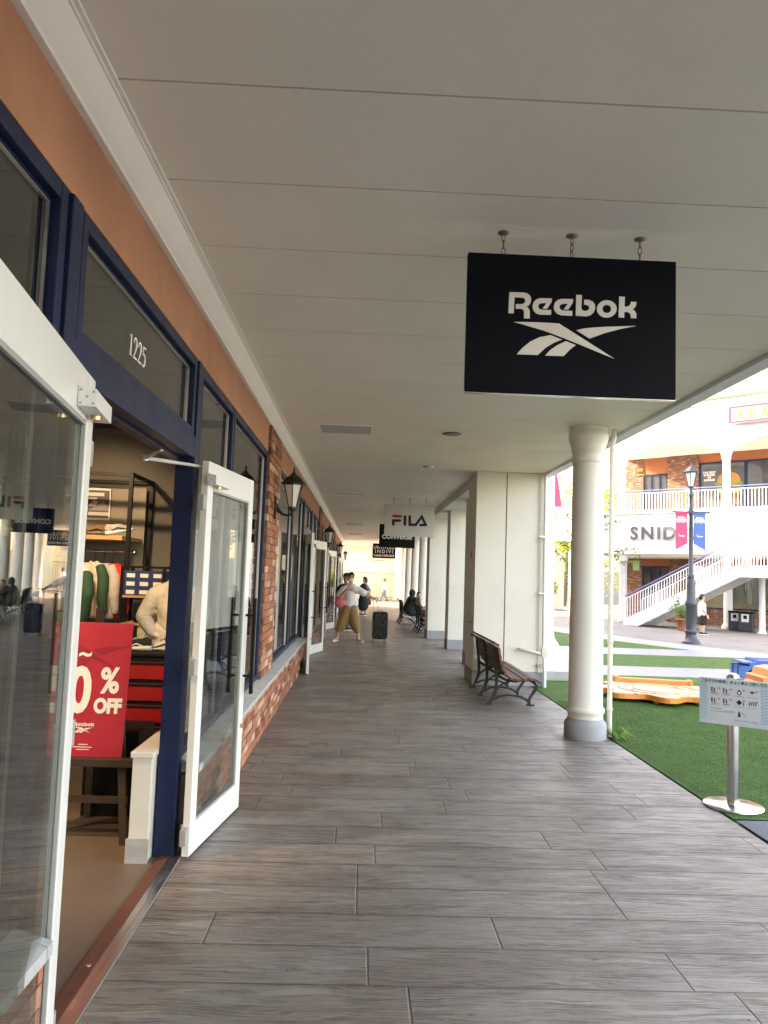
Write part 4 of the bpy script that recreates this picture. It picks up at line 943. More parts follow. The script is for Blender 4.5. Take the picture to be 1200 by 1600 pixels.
for nm, m_, g_, d0 in (('letter_outline', 'signline', .03, -.268), ('lettering', 'yellow', -.012, -.272)):
    b = MB()
    for i, ch in enumerate('KUA'): serif(b, 4.98+i*.39, 7.32, .33, ch, d0, -.262, g_)
    b.build(nm, M[m_], sg)
b = MB(); b.prism([(6.22+.2*math.cos(a*math.pi/10), 7.5+.2*math.sin(a*math.pi/10)) for a in range(20)], -.268, -.262); b.build('flower_mark', M['purple'], sg)
t = thing('projecting_sign', 'small brown burger shop sign hanging at the left end of the balcony', 'shop sign', (9.6, 29.4, 0), R(-45))
b = MB(); b.box(.78, 1.22, .8, .83, 5.66, 6.08, bev=.01); b.tube([(.86, .815, 6.08), (.86, .815, 6.3)], .008); b.tube([(1.14, .815, 6.08), (1.14, .815, 6.3)], .008); b.build('board', mat('brown sign', (.2, .05, .025), .5), t)
b = MB()
for cz, h_, c in ((5.97, .035, (.7, .4, .12)), (5.92, .02, (.2, .4, .08)), (5.88, .025, (.6, .2, .05))): b.prism([(1.0+.12*math.cos(i/8*math.pi), cz+h_*math.sin(i/8*math.pi)) for i in range(16)], .79, .7995, 'y', c)
b.box(.86, 1.14, .79, .7995, 5.72, 5.77, (.7, .4, .12)); b.build('picture', g.m, t)
t = thing('projecting_sign', 'small green square sign hanging under the fascia', 'shop sign', (9.6, 29.4, 0), R(-45))
b = MB(); b.box(.86, 1.12, .5, .53, 1.98, 2.36); b.tube([(.99, .515, 2.36), (.99, .515, 2.5)], .006); b.build('board', mat('green sign', (.22, .3, .12), .5), t)
# outdoor stair
st = thing('outdoor_stairs', 'white outdoor staircase with blue handrail rising to the balcony', 'staircase', (9.4, 26.6, 0), R(-45))
b = MB(); W2 = 1.5; run, rise = 3.72, 2.1
for dd in (0, W2-.08):
    b.prism([(-.1, 0), (.45, 0), (run+.12, rise-.3), (5.8, rise-.3), (5.8, rise), (run, rise), (-.1, .16)], dd, dd+.08, 'y')
b.build('stringer', M['bluewhite'], st)
b = MB(); n = 13
for i in range(n):
    x = i*run/n; z = (i+1)*rise/n; b.box(x, x+run/n+.03, .08, W2-.08, z-.05, z); 
    b.box(x, x+.02, .08, W2-.08, z-rise/n, z-.05)
b.box(run, 5.8, .08, W2-.08, rise-.16, rise-.005); b.build('tread', M['cream'], st)
b = MB(); b.box(5.6, 5.8, .08, .3, 0, rise-.3); b.build('support', M['wwhite'], st)
for dd in (.04, W2-.04):
    railing(st, (-.05, dd, .14), (run, dd, rise), .78, .105); railing(st, (run, dd, rise), (5.8, dd, rise), .78, .105)
sup = thing('round_column', 'short round white column under the stair landing', 'column', (13.0, 24.2, 0)); b = MB(); b.lathe([(.15, 0), (.15, .03), (.11, .06), (.1, .1), (.095, 1.72), (.12, 1.76), (.13, 1.8)], 20); b.build('shaft', M['wwhite'], sup)
# terrace wing at the left of the stairs, seen between the columns
tw = thing('terrace_wing', 'white raised terrace with railing running behind the columns', 'building', (9.5, 29.6, 0), R(96))
b = MB(); pts = [(0, 4.2), (10, 4.2), (10, 3.3)]+[(10-i*.7, 3.3-.45*((2*i/14-1)**2)+.0) for i in range(15)]+[(0, 2.6)]
b.prism(pts, -.2, .15, 'y'); b.box(0, 10, -2.6, -.2, 3.9, 4.1); b.build('terrace_slab', M['wwhite'], tw); railing(tw, (.1, 0, 4.2), (10, 0, 4.2), .85, .14, True)
for q in ((4.0, 4.5, -1.8, -.4, 0, 2.9), (9.2, 9.7, -2, 0, 0, 2.9)): b = MB(); b.box(*q); b.build('pier', M['cream'], tw)
t = thing('parasol', 'closed red parasol on the raised terrace', 'parasol', (8.78, 34.2, 4.1)); b = MB(); b.lathe([(.32, .75), (.3, .8), (.22, 1.5), (.08, 2.3), (.01, 2.4)], 12); b.build('canopy', M['bpink'], t); b = MB(); b.tube([(0, 0, 0), (0, 0, 2.4)], .02); b.build('pole', M['steel'], t)
# low far background: garden wall and hedge
t = thing('garden_wall', 'grey garden wall behind the far trees', 'wall', (10, 52, 0)); b = MB(); b.box(-7, 30, 0, .3, 0, 2.2); b.build('wall', M['grey_base'], t)
# bins
def bin_(x, y, lab):
    t = thing('litter_bin', lab, 'bin', (x, y, 0), R(-38), group='litter bins under the stairs')
    b = MB(); b.box(-.22, .22, -.18, .18, 0, .6, bev=.02)
    for i in range(7): b.box(-.2+i*.06, -.175+i*.06, -.187, -.179, .02, .5)
    b.build('body', M['lamppost'], t); b = MB(); b.box(-.23, .23, -.19, .19, .6, .66, bev=.015); b.build('lid', M['black'], t)
    b = MB(); b.box(-.13, .1, -.192, -.188, .32, .58); p = b.build('poster', M['label'], t); b = MB(); b.box(-.07, .04, -.1945, -.1925, .42, .54); b.build('picture', M['black'], p); return t
bin_(12.93, 25.75, 'left dark litter bin with white poster'); bin_(13.02, 25.22, 'right dark litter bin with white poster')
# ------------------------------------------------------------------ trees and plants
def leaves(b, c, n, rad, size, rr, flat=1.0):
    for _ in range(n):
        while True:
            p = Vector((rr.uniform(-1, 1), rr.uniform(-1, 1), rr.uniform(-1, 1)))
            if p.length < 1: break
        p = Vector((p.x*rad, p.y*rad, p.z*rad*flat))+Vector(c); s_ = size*rr.uniform(.6, 1.3)
        a = Vector((rr.gauss(0, 1), rr.gauss(0, 1), rr.gauss(0, .6))).normalized(); q = a.cross(Vector((rr.gauss(0, 1), rr.gauss(0, 1), rr.gauss(0, 1)))).normalized()
        b.add([p, p+a*s_*.5+q*s_*.22, p+a*s_, p+a*s_*.5-q*s_*.22], [(0, 1, 2, 3)])
def tree(x, y, h, cr, label, leaf='leafy', n=5200, size=.17, seed=1, r0=.14, base=.3):
    rr = random.Random(seed); t = thing('tree', label, 'tree', (x, y, 0), group='trees beyond the court')
    b = MB(); b.tube([(0, 0, 0), (.05*h*rr.uniform(-.3, .3), .04, h*.3), (.1*rr.uniform(-1, 1), 0, h*.6), (0, .05, h*.85)], [r0, r0*.75, r0*.5, r0*.2], 9); ends = []
    for i in range(13):
        z = h*rr.uniform(base, .8); a = rr.uniform(0, 6.28); L = cr*rr.uniform(.55, 1.0); e = Vector((L*math.cos(a), L*math.sin(a), z+L*rr.uniform(.25, .7)))
        b.tube([(0, 0, z-.2), (e.x*.5, e.y*.5, z+(e.z-z)*.35), e], [r0*.35, r0*.22, r0*.07], 6); ends += [e, Vector((e.x*.6, e.y*.6, z+(e.z-z)*.6))]
    ends.append(Vector((0, 0, h*.9))); b.build('trunk', M['bark'], t)
    b = MB()
    for e in ends: leaves(b, e, int(n/len(ends)), cr*rr.uniform(.26, .44), size, rr, .75)
    b.build('crown', M[leaf], t, fix=False); return t
tree(12.2, 45, 8.5, 3.2, 'sunny yellow green tree behind the raised terrace railing', seed=2, n=8000, base=.12)
tree(10.2, 41.5, 5.0, 1.9, 'smaller sunny tree seen under the terrace', seed=4, n=4200, base=.15, size=.14)
tree(15.5, 50, 9, 3.4, 'tall sunny tree farthest behind the terrace', seed=5, n=6000, base=.1)
tree(7.2, 48, 7, 2.6, 'sunny tree at the left beyond the terrace', seed=8, n=5000, base=.12)
tree(20, 46, 10, 3.5, 'green tree hidden behind the opposite building', 'leafg', seed=9, n=3000)
t = thing('shrub', 'round yellow green shrub in the sun below the terrace', 'shrub', (9.0, 38.5, 0)); rr = random.Random(3); b = MB()
for i in range(9): leaves(b, (rr.uniform(-.6, .6), rr.uniform(-.5, .5), rr.uniform(.4, 1.3)), 420, .5, .12, rr)
b.build('foliage', M['leafy'], t, fix=False); b = MB(); b.tube([(0, 0, 0), (0, 0, .8)], .05); b.build('stem', M['bark'], t)
# slender courtyard tree behind the round column
t = thing('slender_tree', 'slender young tree with sparse leafy twigs behind the round column', 'tree', (5.12, 17.1, 0)); rr = random.Random(12)
b = MB(); lf = MB(); b.tube([(0, 0, 0), (.02, 0, 1.2), (-.02, 0, 2.2), (0, 0, 3.3)], [.04, .033, .022, .008], 8)
for a, z, L, up in ((3.1, 1.9, .8, .55), (3.3, 2.3, .75, .4), (2.9, 2.7, .6, .3), (.1, 1.55, 1.1, .5), (-.1, 2.0, 1.0, .25), (.3, 2.3, .7, .5), (0.05, 1.2, .8, .9), (3.0, 1.45, .7, .7), (1.6, 2.2, .6, .4), (4.6, 2.0, .6, .4), (0, 2.7, .55, .3)):
    e = Vector((L*math.cos(a), L*math.sin(a), z+up)); mid = Vector((e.x*.5, e.y*.5, z+up*.65)); b.tube([(0, 0, z), mid, e], [.014, .009, .003], 5)
    for k in range(7):
        f = .4+.6*k/6; q = Vector((e.x*f, e.y*f, z+up*(f if f > .6 else f*1.15))); tw_ = q+Vector((rr.uniform(-.14, .14), rr.uniform(-.14, .14), rr.uniform(-.03, .12))); b.tube([q, tw_], .0025, 4); leaves(lf, tw_, 9, .085, .075, rr, .6)
b.build('trunk', M['bark'], t); lf.build('crown', M['leafg'], t, fix=False)
t = thing('potted_plant', 'terracotta pot with thin leafy stems beside the lamp post', 'potted plant', (10.6, 24.7, 0)); t.scale = (.8, .8, .8); b = MB()
b.lathe([(.16, 0), (.22, .42), (.25, .42), (.25, .5), (.2, .5), (.2, .44)], 20, cap=False); b.lathe([(.2, .44), (.0001, .46)], 20, cap=False); b.build('pot', M['terra'], t); b = MB(); lf = MB()
for i in range(9):
    a = rr.uniform(0, 6.28); L = rr.uniform(.3, .95); e = Vector((L*math.cos(a)*.9, L*math.sin(a)*.6, rr.uniform(.9, 1.6))); b.tube([(0, 0, .45), (e.x*.4, e.y*.4, e.z*.75), e], [.01, .006, .002], 5)
    for k in range(5): leaves(lf, Vector((e.x*(.4+.15*k), e.y*(.4+.15*k), .45+(e.z-.45)*(.55+.11*k))), 9, .11, .1, rr)
leaves(lf, (0, 0, .6), 120, .2, .12, rr); b.build('stem', M['bark'], t); lf.build('foliage', M['leafg'], t, fix=False)
t = thing('weed', 'small green weed growing at the foot of the rainwater pipe', 'weed', (2.5, 7.36, 0)); b = MB()
for i in range(34):
    a = rr.uniform(0, 6.28); L = rr.uniform(.09, .24); h = rr.uniform(.03, .12); w_ = rr.uniform(.008, .02); d = Vector((math.cos(a), math.sin(a), 0)); n_ = Vector((-d.y, d.x, 0))
    b.add([(0, 0, .005), d*L*.5+n_*w_+Vector((0, 0, h)), d*L+Vector((0, 0, h*.45)), d*L*.5-n_*w_+Vector((0, 0, h*.95))], [(0, 1, 2, 3)])
b.build('foliage', leafmat('weed leaves', (.09, .2, .03), (.18, .33, .07)), t, fix=False)
# ------------------------------------------------------------------ shop interior
def spot(x, y, tx, ty, tz, e, lab, size=70):
    t = thing('spotlight', lab, 'spotlight', (x, y, 2.93), group='ceiling spotlights inside the shop')
    d = (Vector((tx, ty, tz))-Vector((x, y, 2.78))).normalized(); q = d.to_track_quat('Z', 'Y').to_matrix()
    b = MB(); b.tube([(0, 0, 0), (0, 0, -.08)], .01); b.tube([Vector((0, 0, -.12))-d*.07, Vector((0, 0, -.12))+d*.07], [.035, .045], 16, caps=False); b.ell(Vector((0, 0, -.12))-d*.07, .035); b.build('housing', M['black'], t)
    b = MB(); b.tube([Vector((0, 0, -.12))+d*.05, Vector((0, 0, -.12))+d*.055], .036, 16); b.build('bulb', M['bulb'], t)
    l = bpy.data.lights.new('spot', 'SPOT'); l.energy = e; l.spot_size = R(size); l.spot_blend = .6; l.color = (1, .82, .6); l.shadow_soft_size = .04
    o = bpy.data.objects.new('spot_lamp', l); S.collection.objects.link(o); o.parent = t; o.location = Vector((0, 0, -.12))+d*.09; o.rotation_euler = (-d).to_track_quat('Z', 'Y').to_euler()
M['bulb'] = emis('spot bulb', (1, .82, .6), 12)
spot(-2.6, 6.0, -2.7, 7.9, 1.6, 12, 'ceiling spotlight aimed at the shoe shelf'); spot(-1.7, 5.2, -1.8, 6.7, 1.1, 13, 'ceiling spotlight aimed at the mannequin', 60)
spot(-2.2, 3.4, -1.7, 4.6, .1, 15, 'ceiling spotlight over the sale sign easel'); spot(-3.5, 2.4, -3.0, 4.6, .6, 14, 'ceiling spotlight left of the entrance')
spot(-2.2, 1.2, -2.0, 2.4, .0, 7, 'ceiling spotlight near the front window'); spot(-4.0, 5.5, -3.9, 7.6, 1.0, 10, 'ceiling spotlight over the hanging clothes')
def panel_light(x, y, e, lab):
    t = thing('ceiling_panel_light', lab, 'ceiling light', (x, y, 2.93), group='panel lights inside the farther shops'); b = MB(); b.box(-.3, .3, -.3, .3, -.02, -.001); b.build('frame', M['trim'], t)
    b = MB(); b.box(-.27, .27, -.27, .27, -.024, -.0205); b.build('diffuser', e, t)
ep = emis('panel diffuser', (1, .86, .68), 1.1)
for i, (x, y) in enumerate(((-2.5, 10.5), (-2.5, 14.5), (-2.5, 19.5), (-2.5, 23), (-2.5, 29), (-2.5, 33))): panel_light(x, y, ep, 'square panel light inside a farther shop')
# display frame with shelf
t = thing('display_rack', 'black square tube display frame with shelf and hanging rail', 'rack', (-3.3, 7.55, 0))
b = MB(); r = .018
for x in (-1.35, -.1, 1.1):
    for y in (-.35, .35): b.box(x-r, x+r, y-r, y+r, 0, 2.38)
for y in (-.35, .35):
    for z in (2.36, 2.24) if y < 0 else (2.36,): b.box(-1.332, 1.082, y-r+.001, y+r-.001, z-r, z+r)
for x in (-1.35, -.1, 1.1): b.box(x-r+.001, x+r-.001, -.332, .332, 2.36-r, 2.36+r); b.box(x-r+.001, x+r-.001, -.332, .332, .3, .3+2*r)
b.build('frame', M['black'], t); b = MB(); b.box(-1.33, 1.04, -.34, .3, 1.735, 1.775, bev=.003); b.build('shelf', M['lwood'], t)
b = MB(); b.tube([(-1.35, -.1, 1.63), (1.1, -.1, 1.63)], .011, 10); b.build('rail', M['steel'], t)
b = MB(); b.box(-1.34, 1.06, .3, .32, 1.2, 2.3); b.build('back_panel', mat('rack back panel', (.26, .235, .19), .7), t)
t = thing('poster', 'small black and white shoe poster on the wall above the shelf', 'poster', (-2.71, 7.83, 0)); b = MB(); b.box(-.125, .115, -.006, -.001, 1.955, 2.28); b.build('paper', M['label'], t)
b = MB(); b.box(-.112, .102, -.008, -.0062, 1.975, 2.26, (.08, .075, .07)); b.box(-.11, .05, -.0095, -.0082, 2.2, 2.235, (.6, .58, .55)); b.box(-.11, -.02, -.0095, -.0082, 2.165, 2.185, (.6, .58, .55))
b.prism([(-.1, 2.05), (-.02, 2.1), (.04, 2.15), (.09, 2.1), (.1, 2.05)], -.0095, -.0082, 'y', (.25, .23, .21)); b.box(-.1, .1, -.0095, -.0082, 2.0, 2.035, (.5, .5, .5)); b.prism([(-.11, 2.1), (-.05, 2.16), (.0, 2.14), (-.04, 2.09)], -.0095, -.0082, 'y', (.4, .39, .37)); b.build('print', M['print'], t)
def shoe(x, y, z, rz, label, cols=('shoew', 'shoe'), L=.29):
    t = thing('running_shoe', label, 'shoe', (x, y, z), rz); b = MB()
    secs = [(-.5, .30, 0, .10), (-.42, .38, 0, .12), (-.2, .38, 0, .11), (.0, .36, 0, .085), (.25, .44, 0, .07), (.42, .36, .01, .07), (.5, .15, .03, .07)]
    vs = []; n = 10
    for u, w_, zb, zt in secs:
        for k in range(n):
            a = 2*math.pi*k/n; vs.append((u*L, w_*L*.36*math.cos(a), (zb+(zt-zb)*.5)*L*1.0+(zt-zb)*.5*L*1.5*math.sin(a)+.012))
    fs = [(i*n+k, i*n+(k+1) % n, (i+1)*n+(k+1) % n, (i+1)*n+k) for i in range(len(secs)-1) for k in range(n)]+[list(range(n)), list(range((len(secs)-1)*n, len(secs)*n))]
    b.add(vs, fs, None, True); b.build('sole', M[cols[0]], t)
    b = MB(); secs = [(-.48, .26, .06, .30), (-.38, .32, .06, .38), (-.2, .32, .06, .33), (-.02, .32, .06, .33), (.15, .34, .06, .24), (.34, .34, .06, .17), (.47, .2, .06, .12)]; vs = []
    for u, w_, zb, zt in secs:
        for k in range(n):
            a = 2*math.pi*k/n; zz = (zb+zt)/2+(zt-zb)/2*math.sin(a); vs.append((u*L, w_*L*.34*math.cos(a)*(1-.35*max(0, math.sin(a))), zz*L+.006))
    b.add(vs, fs, None, True); b.build('upper', M[cols[1]], t)
    b = MB()
    for i in range(5): u = -.06+i*.055; zz = .335-.02*i-(.035 if i > 2 else 0)*(i-2); b.tube([(u*L, -.05*L, zz*L), (u*L+.004, 0, (zz+.03)*L), (u*L, .05*L, zz*L)], .0035, 5)
    for s_ in (-1, 1): b.tube([(-.35*L, s_*.1*L, .12*L), (-.1*L, s_*.125*L, .22*L), (.1*L, s_*.12*L, .13*L), (.3*L, s_*.12*L, .1*L)], .005, 5)
    b.build('laces', M['black'] if cols[1] != 'blackc' else M['shoew'], t); return t
shoe(-2.56, 7.28, 1.775, R(200), 'brown running shoe on the shelf below the poster', ('chain', 'brownc')); s2 = shoe(-2.29, 7.28, 1.80, R(24), 'silver running shoe tilted on the shelf'); s2.rotation_euler.y = R(-14)
for i, x in enumerate((-3.2, -3.5, -4.0)): shoe(x, 7.3, 1.775, R(190), ('grey running shoe left of the poster', 'pale running shoe on the left part of the shelf', 'farthest left running shoe on the shelf')[i])
# garments on the rail
def garment(x, y, z, rz, label, m1, m2=None, L=.62, wid=.5):
    t = thing('garment', label, 'garment', (x, y, z), rz, 'clothes on the hanging rail'); h = wid/2
    b = MB()
    for (u, zz, ru, rd) in ((0, -.12, .09, .045), (0, -.17, .16, .05), (0, -.3, h*.86, .06), (0, -.5, h*.84, .055), (0, -L, h*.86, .05)): pass
    prof = [(-.13, .075, .04), (-.155, .12, .05), (-.19, .19, .055), (-.30, .215, .06), (-.45, .21, .055), (-L, .22, .06), (-L-.035, .2, .05)]; vs = []; n = 16
    for zz, ru, rd in prof:
        for k in range(n): a = 2*math.pi*k/n; vs.append((ru*math.cos(a)*(1+.03*math.sin(5*a+zz*20)), rd*math.sin(a)*(1+.25*math.sin(3*a+zz*9)), zz))
    b.add(vs, [(i*n+k, i*n+(k+1) % n, (i+1)*n+(k+1) % n, (i+1)*n+k) for i in range(len(prof)-1) for k in range(n)]+[list(range(n)), list(range(len(vs)-n, len(vs)))], None, True); b.build('body', M[m1], t)
    for s_ in (-1, 1): b = MB(); b.tube([(s_*.13, 0, -.165), (s_*.2, .01, -.27), (s_*.235, -.01, -.45), (s_*.23, .015, -.56), (s_*.228, .01, -.6)], [.045, .055, .048, .04, .028], 10); b.build('sleeve', M[m2 or m1], t)
    b = MB(); b.tube([(0, 0, -.13), (0, 0, -.05), (.018, 0, -.02), (.0, 0, .0), (-.016, 0, -.012)], .003, 6); b.tube([(-.17, 0, -.17), (0, 0, -.12), (.17, 0, -.17)], .008, 6); b.build('hanger', M['black'], t)
    if m2: b = MB(); b.tube([(-.08, -.005, -.13), (0, -.03, -.15), (.08, -.005, -.13)], .02, 8); b.build('collar', M[m1], t)
    return t
for i, (x, m1, m2, rz, lab) in enumerate(((-2.40, 'redc', None, -40, 'bright red garment at the right end of the rail'), (-2.48, 'lgreyc', None, -42, 'grey garment next to the red one'), (-2.56, 'creamc', 'greenc', -48, 'cream and dark green jacket on the rail'), (-2.66, 'beigec', None, -25, 'beige jacket partly hidden by the white door edge'),
    (-3.0, 'creamc', None, -40, 'cream jacket seen through the door glass'), (-3.2, 'beigec', 'blackc', -60, 'beige jacket with black sleeves on the rail'), (-3.6, 'greyc', None, -60, 'mid grey garment on the left part of the rail'), (-3.9, 'lgreyc', None, -50, 'light grey garment on the left part of the rail'))):
    garment(x, 7.42-.02*i, 1.645, R(rz), lab, m1, m2)
b = MB(); gp = thing('garment', 'dark green panelled jacket front facing the entrance', 'garment', (-2.64, 7.22, 1.62), R(-40), 'clothes on the hanging rail')
b.chain([(0, 0, -.56, .12), (0, 0, -.32, .11), (0, 0, -.24, .09)]); b.caps((-.07, 0, -.5), (.07, 0, -.5), .09, .09)
for s_ in (-1, 1): b.chain([(s_*.12, 0, -.24, .065), (s_*.2, -.03, -.4, .062), (s_*.19, -.06, -.62, .05)])
remeshed(b, 'body', M['greenc'], gp, .011, 3)
b = MB(); b.chain([(-.12, 0, -.2, .045), (0, 0, -.165, .06), (.1, 0, -.2, .045)]); b.chain([(-.08, -.02, -.22, .05), (-.12, -.05, -.34, .04), (-.13, -.06, -.46, .025)]); remeshed(b, 'yoke', M['creamc'], gp, .011, 3)
# box shelf and shoe boxes
t = thing('box_shelf', 'black shelf unit with pale boards stacked with shoe boxes', 'shelf unit', (-1.98, 7.15, 0)); b = MB()
for x in (-.19, .19): 
    for y in (-.16, .16): b.box(x-.012, x+.012, y-.012, y+.012, 0, 1.5)
b.box(-.178, .178, -.165, .165, 1.478, 1.498); b.build('frame', M['black'], t)
b = MB(); b.box(-.176, .176, -.17, .17, 1.21, 1.23); b.box(-.176, .176, -.17, .17, .96, .98); b.build('board', M['lwood'], t)
bx0 = None
def sbox(x, y, z, m_, lab, grp, w_=.12):
    t = thing('shoe_box', lab, 'shoe box', (x, y, z), 0, grp); b = MB(); b.box(-w_/2, w_/2, -.15, .15, 0, .072); b.box(-w_/2-.002, w_/2+.002, -.152, .152, .05, .074); b.build('carton', M[m_], t); b = MB(); b.box(-.03, .045, -.1545, -.1525, .012, .048); b.build('end_label', M['label'], t); return t
pb = sbox(-2.1, 7.15, 1.2305, 'boxblue', 'navy shoe box with white end label on the upper shelf', 'navy shoe boxes on the upper shelf')
for i in range(3):
    for k in range(3):
        if i or k: dup(pb, (-2.1+.121*i, 7.15, 1.2305+.0755*k), 0)
pb = sbox(-1.93, 7.15, .6, 'boxpale', 'pale yellow shoe box in the lower stack', 'pale shoe boxes in the lower stack', .15)
for k in range(1, 5): dup(pb, (-1.93, 7.15, .6+.0755*k-.0), 0)
for k in range(3): dup(pb, (-2.1, 7.15, .6+.0755*k-.0), 0)
b = MB(); b.box(-2.17, -1.84, 6.99, 7.31, 0, .599); o = b.build('box_plinth', M['black']); tag(o, 'black plinth carrying the pale shoe boxes', 'plinth')
shoe(-1.98, 7.1, .98, R(60), 'black shoe on the middle shelf of the box unit', ('black', 'blackc'), .22)
# mannequin
mq = thing('mannequin', 'mannequin in cream sweatshirt with hand on hip', 'mannequin', (-1.6, 6.7, 0))
b = MB(); b.chain([(0, 0, .86, .12), (0, 0, 1.05, .1), (0, 0, 1.25, .12), (0, 0, 1.36, .05), (0, 0, 1.45, .045)]); b.ell((0, -.01, 1.55), (.075, .09, .11)); b.caps((0, -.06, 1.5), (0, -.05, 1.5), .05, .05)
b.chain([(-.16, 0, 1.3, .05), (-.26, .02, 1.08, .04), (-.17, -.08, .93, .033), (-.12, -.12, .91, .026)]); b.chain([(.16, 0, 1.3, .05), (.22, 0, 1.06, .04), (.22, -.05, .85, .03), (.22, -.06, .77, .028)])
for s_ in (-1, 1): b.chain([(s_*.09, 0, .85, .09), (s_*.1, 0, .48, .06), (s_*.1, .02, .08, .04), (s_*.1, -.1, .03, .035)])
remeshed(b, 'figure', M['mannequin'], mq, .012)
b = MB(); b.chain([(0, 0, 1.0, .15), (0, 0, 1.15, .16), (-.0, 0, 1.27, .13), (0, 0, 1.34, .08)]); b.chain([(-.05, 0, 1.28, .1), (-.17, 0, 1.24, .09), (-.27, .02, 1.07, .075)]); b.chain([(.05, 0, 1.28, .1), (.17, 0, 1.24, .09), (.24, 0, 1.06, .075)]); b.ell((0, -.03, 1.4), (.07, .06, .03)); remeshed(b, 'sweatshirt', M['creamc'], mq, .013)
for q in ([(-.275, .02, 1.06, .072), (-.22, -.03, .99, .062), (-.165, -.085, .935, .05)], [(.24, 0, 1.06, .07), (.23, -.05, .86, .05)]): b = MB(); b.chain(q); remeshed(b, 'sleeve', M['lgreyc'], mq, .011)
b = MB(); b.chain([(-.06, 0, .92, .14), (-.1, 0, .5, .11), (-.11, 0, .1, .09)]); b.chain([(.06, 0, .92, .14), (.1, 0, .5, .11), (.11, 0, .1, .09)]); remeshed(b, 'trousers', M['creamc'], mq, .014)
# tool chest
t = thing('tool_chest', 'red tool chest with black drawer gaps carrying shoes', 'tool chest', (-1.62, 5.75, 0)); b = MB(); b.box(-.22, .3, -.25, .25, .2, .86, bev=.006); b.box(-.24, .32, -.27, .27, .86, .885, bev=.004); b.build('carcass', M['black'], t)
for i in range(4): b = MB(); b.box(-.2, .28, -.268, -.25, .25+.15*i, .37+.15*i, bev=.004); o = b.build('drawer', M['tred'], t); b = MB(); b.box(-.19, .27, -.28, -.268, .355+.15*i, .37+.15*i, bev=.003); b.build('handle', M['black'], o)
b = MB()
for x in (-.17, .25):
    for y in (-.2, .2): b.tube([(x, y, 0), (x, y, .2)], .012)
for z in (.05, .12): b.tube([(-.17, -.2, z), (.25, -.2, z)], .005)
for i in range(9): b.tube([(-.17+i*.0525, -.2, .03), (-.17+i*.0525, -.2, .19)], .003, 5)
b.build('wire_base', M['black'], t)
shoe(-1.62, 5.58, .885, R(185), 'black and white shoe on top of the tool chest', ('shoew', 'blackc'), .26); shoe(-1.42, 5.62, .885, R(170), 'white shoe at the right end of the tool chest', ('shoew', 'shoew'), .26)
# black cube plinth, easel, sale sign
b = MB(); b.box(-1.62, -1.30, 4.7, 5.05, 0, .5, bev=.003); tag(b.build('black_plinth', M['black']), 'plain black plinth behind the easel legs', 'plinth')
t = thing('easel', 'dark wooden easel holding the sale sign', 'easel', (-1.47, 4.4, 0)); b = MB()
def leg(x0, y0, x1, y1, z1, w_=.02):
    g_ = MB(); vs = [(x0-w_, y0-w_*.6, 0), (x0+w_, y0-w_*.6, 0), (x0+w_, y0+w_*.6, 0), (x0-w_, y0+w_*.6, 0), (x1-w_, y1-w_*.6, z1), (x1+w_, y1-w_*.6, z1), (x1+w_, y1+w_*.6, z1), (x1-w_, y1+w_*.6, z1)]; g_.add(vs, [(0,1,2,3),(4,5,6,7),(0,1,5,4),(1,2,6,5),(2,3,7,6),(3,0,4,7)]); g_.build('leg', M['dwood'], t)
leg(.25, -.16, .1, .03, 1.1); leg(-.32, -.16, -.2, .03, 1.1); leg(-.1, .28, -.02, .04, 1.25)
b.box(-.3, .3, -.14, -.095, .40, .445, bev=.004); b.box(-.26, .24, -.105, -.085, .2, .235); b.build('ledge', M['dwood'], t)
b = MB()
for z in (.3, .36): b.tube([(.245-.02*(z-.3), -.145+.1*(z-.3)-.0, z-.1), (.245, -.15+.1*(z-.3), z-.1)], .006)
b.build('peg', M['black'], t)
sp = thing('sale_sign', 'red sale sign with white percent OFF lettering on the easel', 'sign board', (-1.525, 4.29, .446), 0); sp.rotation_euler.x = R(-6)
b = MB(); b.box(-.25, .25, 0, .012, 0, .73, bev=.001); b.build('panel', M['red'], sp)
logo(RV, M['dred'], sp, 'large_emblem', face(.02, -.0008, .6), .00052, ext=.0005)
text('lettering', '50', .34, M['offwhite'], sp, face(-.075, -.002, .345), .0008, .011, sx=.74)
text('lettering', '%', .19, M['offwhite'], sp, face(.15, -.002, .405), .0008, .006, sx=.8)
text('lettering', 'OFF', .105, M['offwhite'], sp, face(.15, -.002, .27), .0008, .006, sx=.82)
text('lettering', '~', .12, M['offwhite'], sp, face(.0, -.002, .555), .0008, .003)
logo(RB+RV, M['offwhite'], sp, 'small_wordmark', face(.03, -.002, .155), .000115, ext=.0006)
b = MB(); b.box(.01, .06, -.001, 0, .064, .068); b.box(-.02, .085, -.001, 0, .05, .054); b.box(.0, .07, -.001, 0, .037, .041); b.build('small_print', M['offwhite'], sp)
# table and box left of the entrance, seen through the door glass
b = MB(); b.box(-2.75, -2.05, 4.3, 4.9, 0, .72, bev=.005); tag(b.build('display_plinth', M['beigec']), 'pale brown display block left of the sale sign', 'plinth')
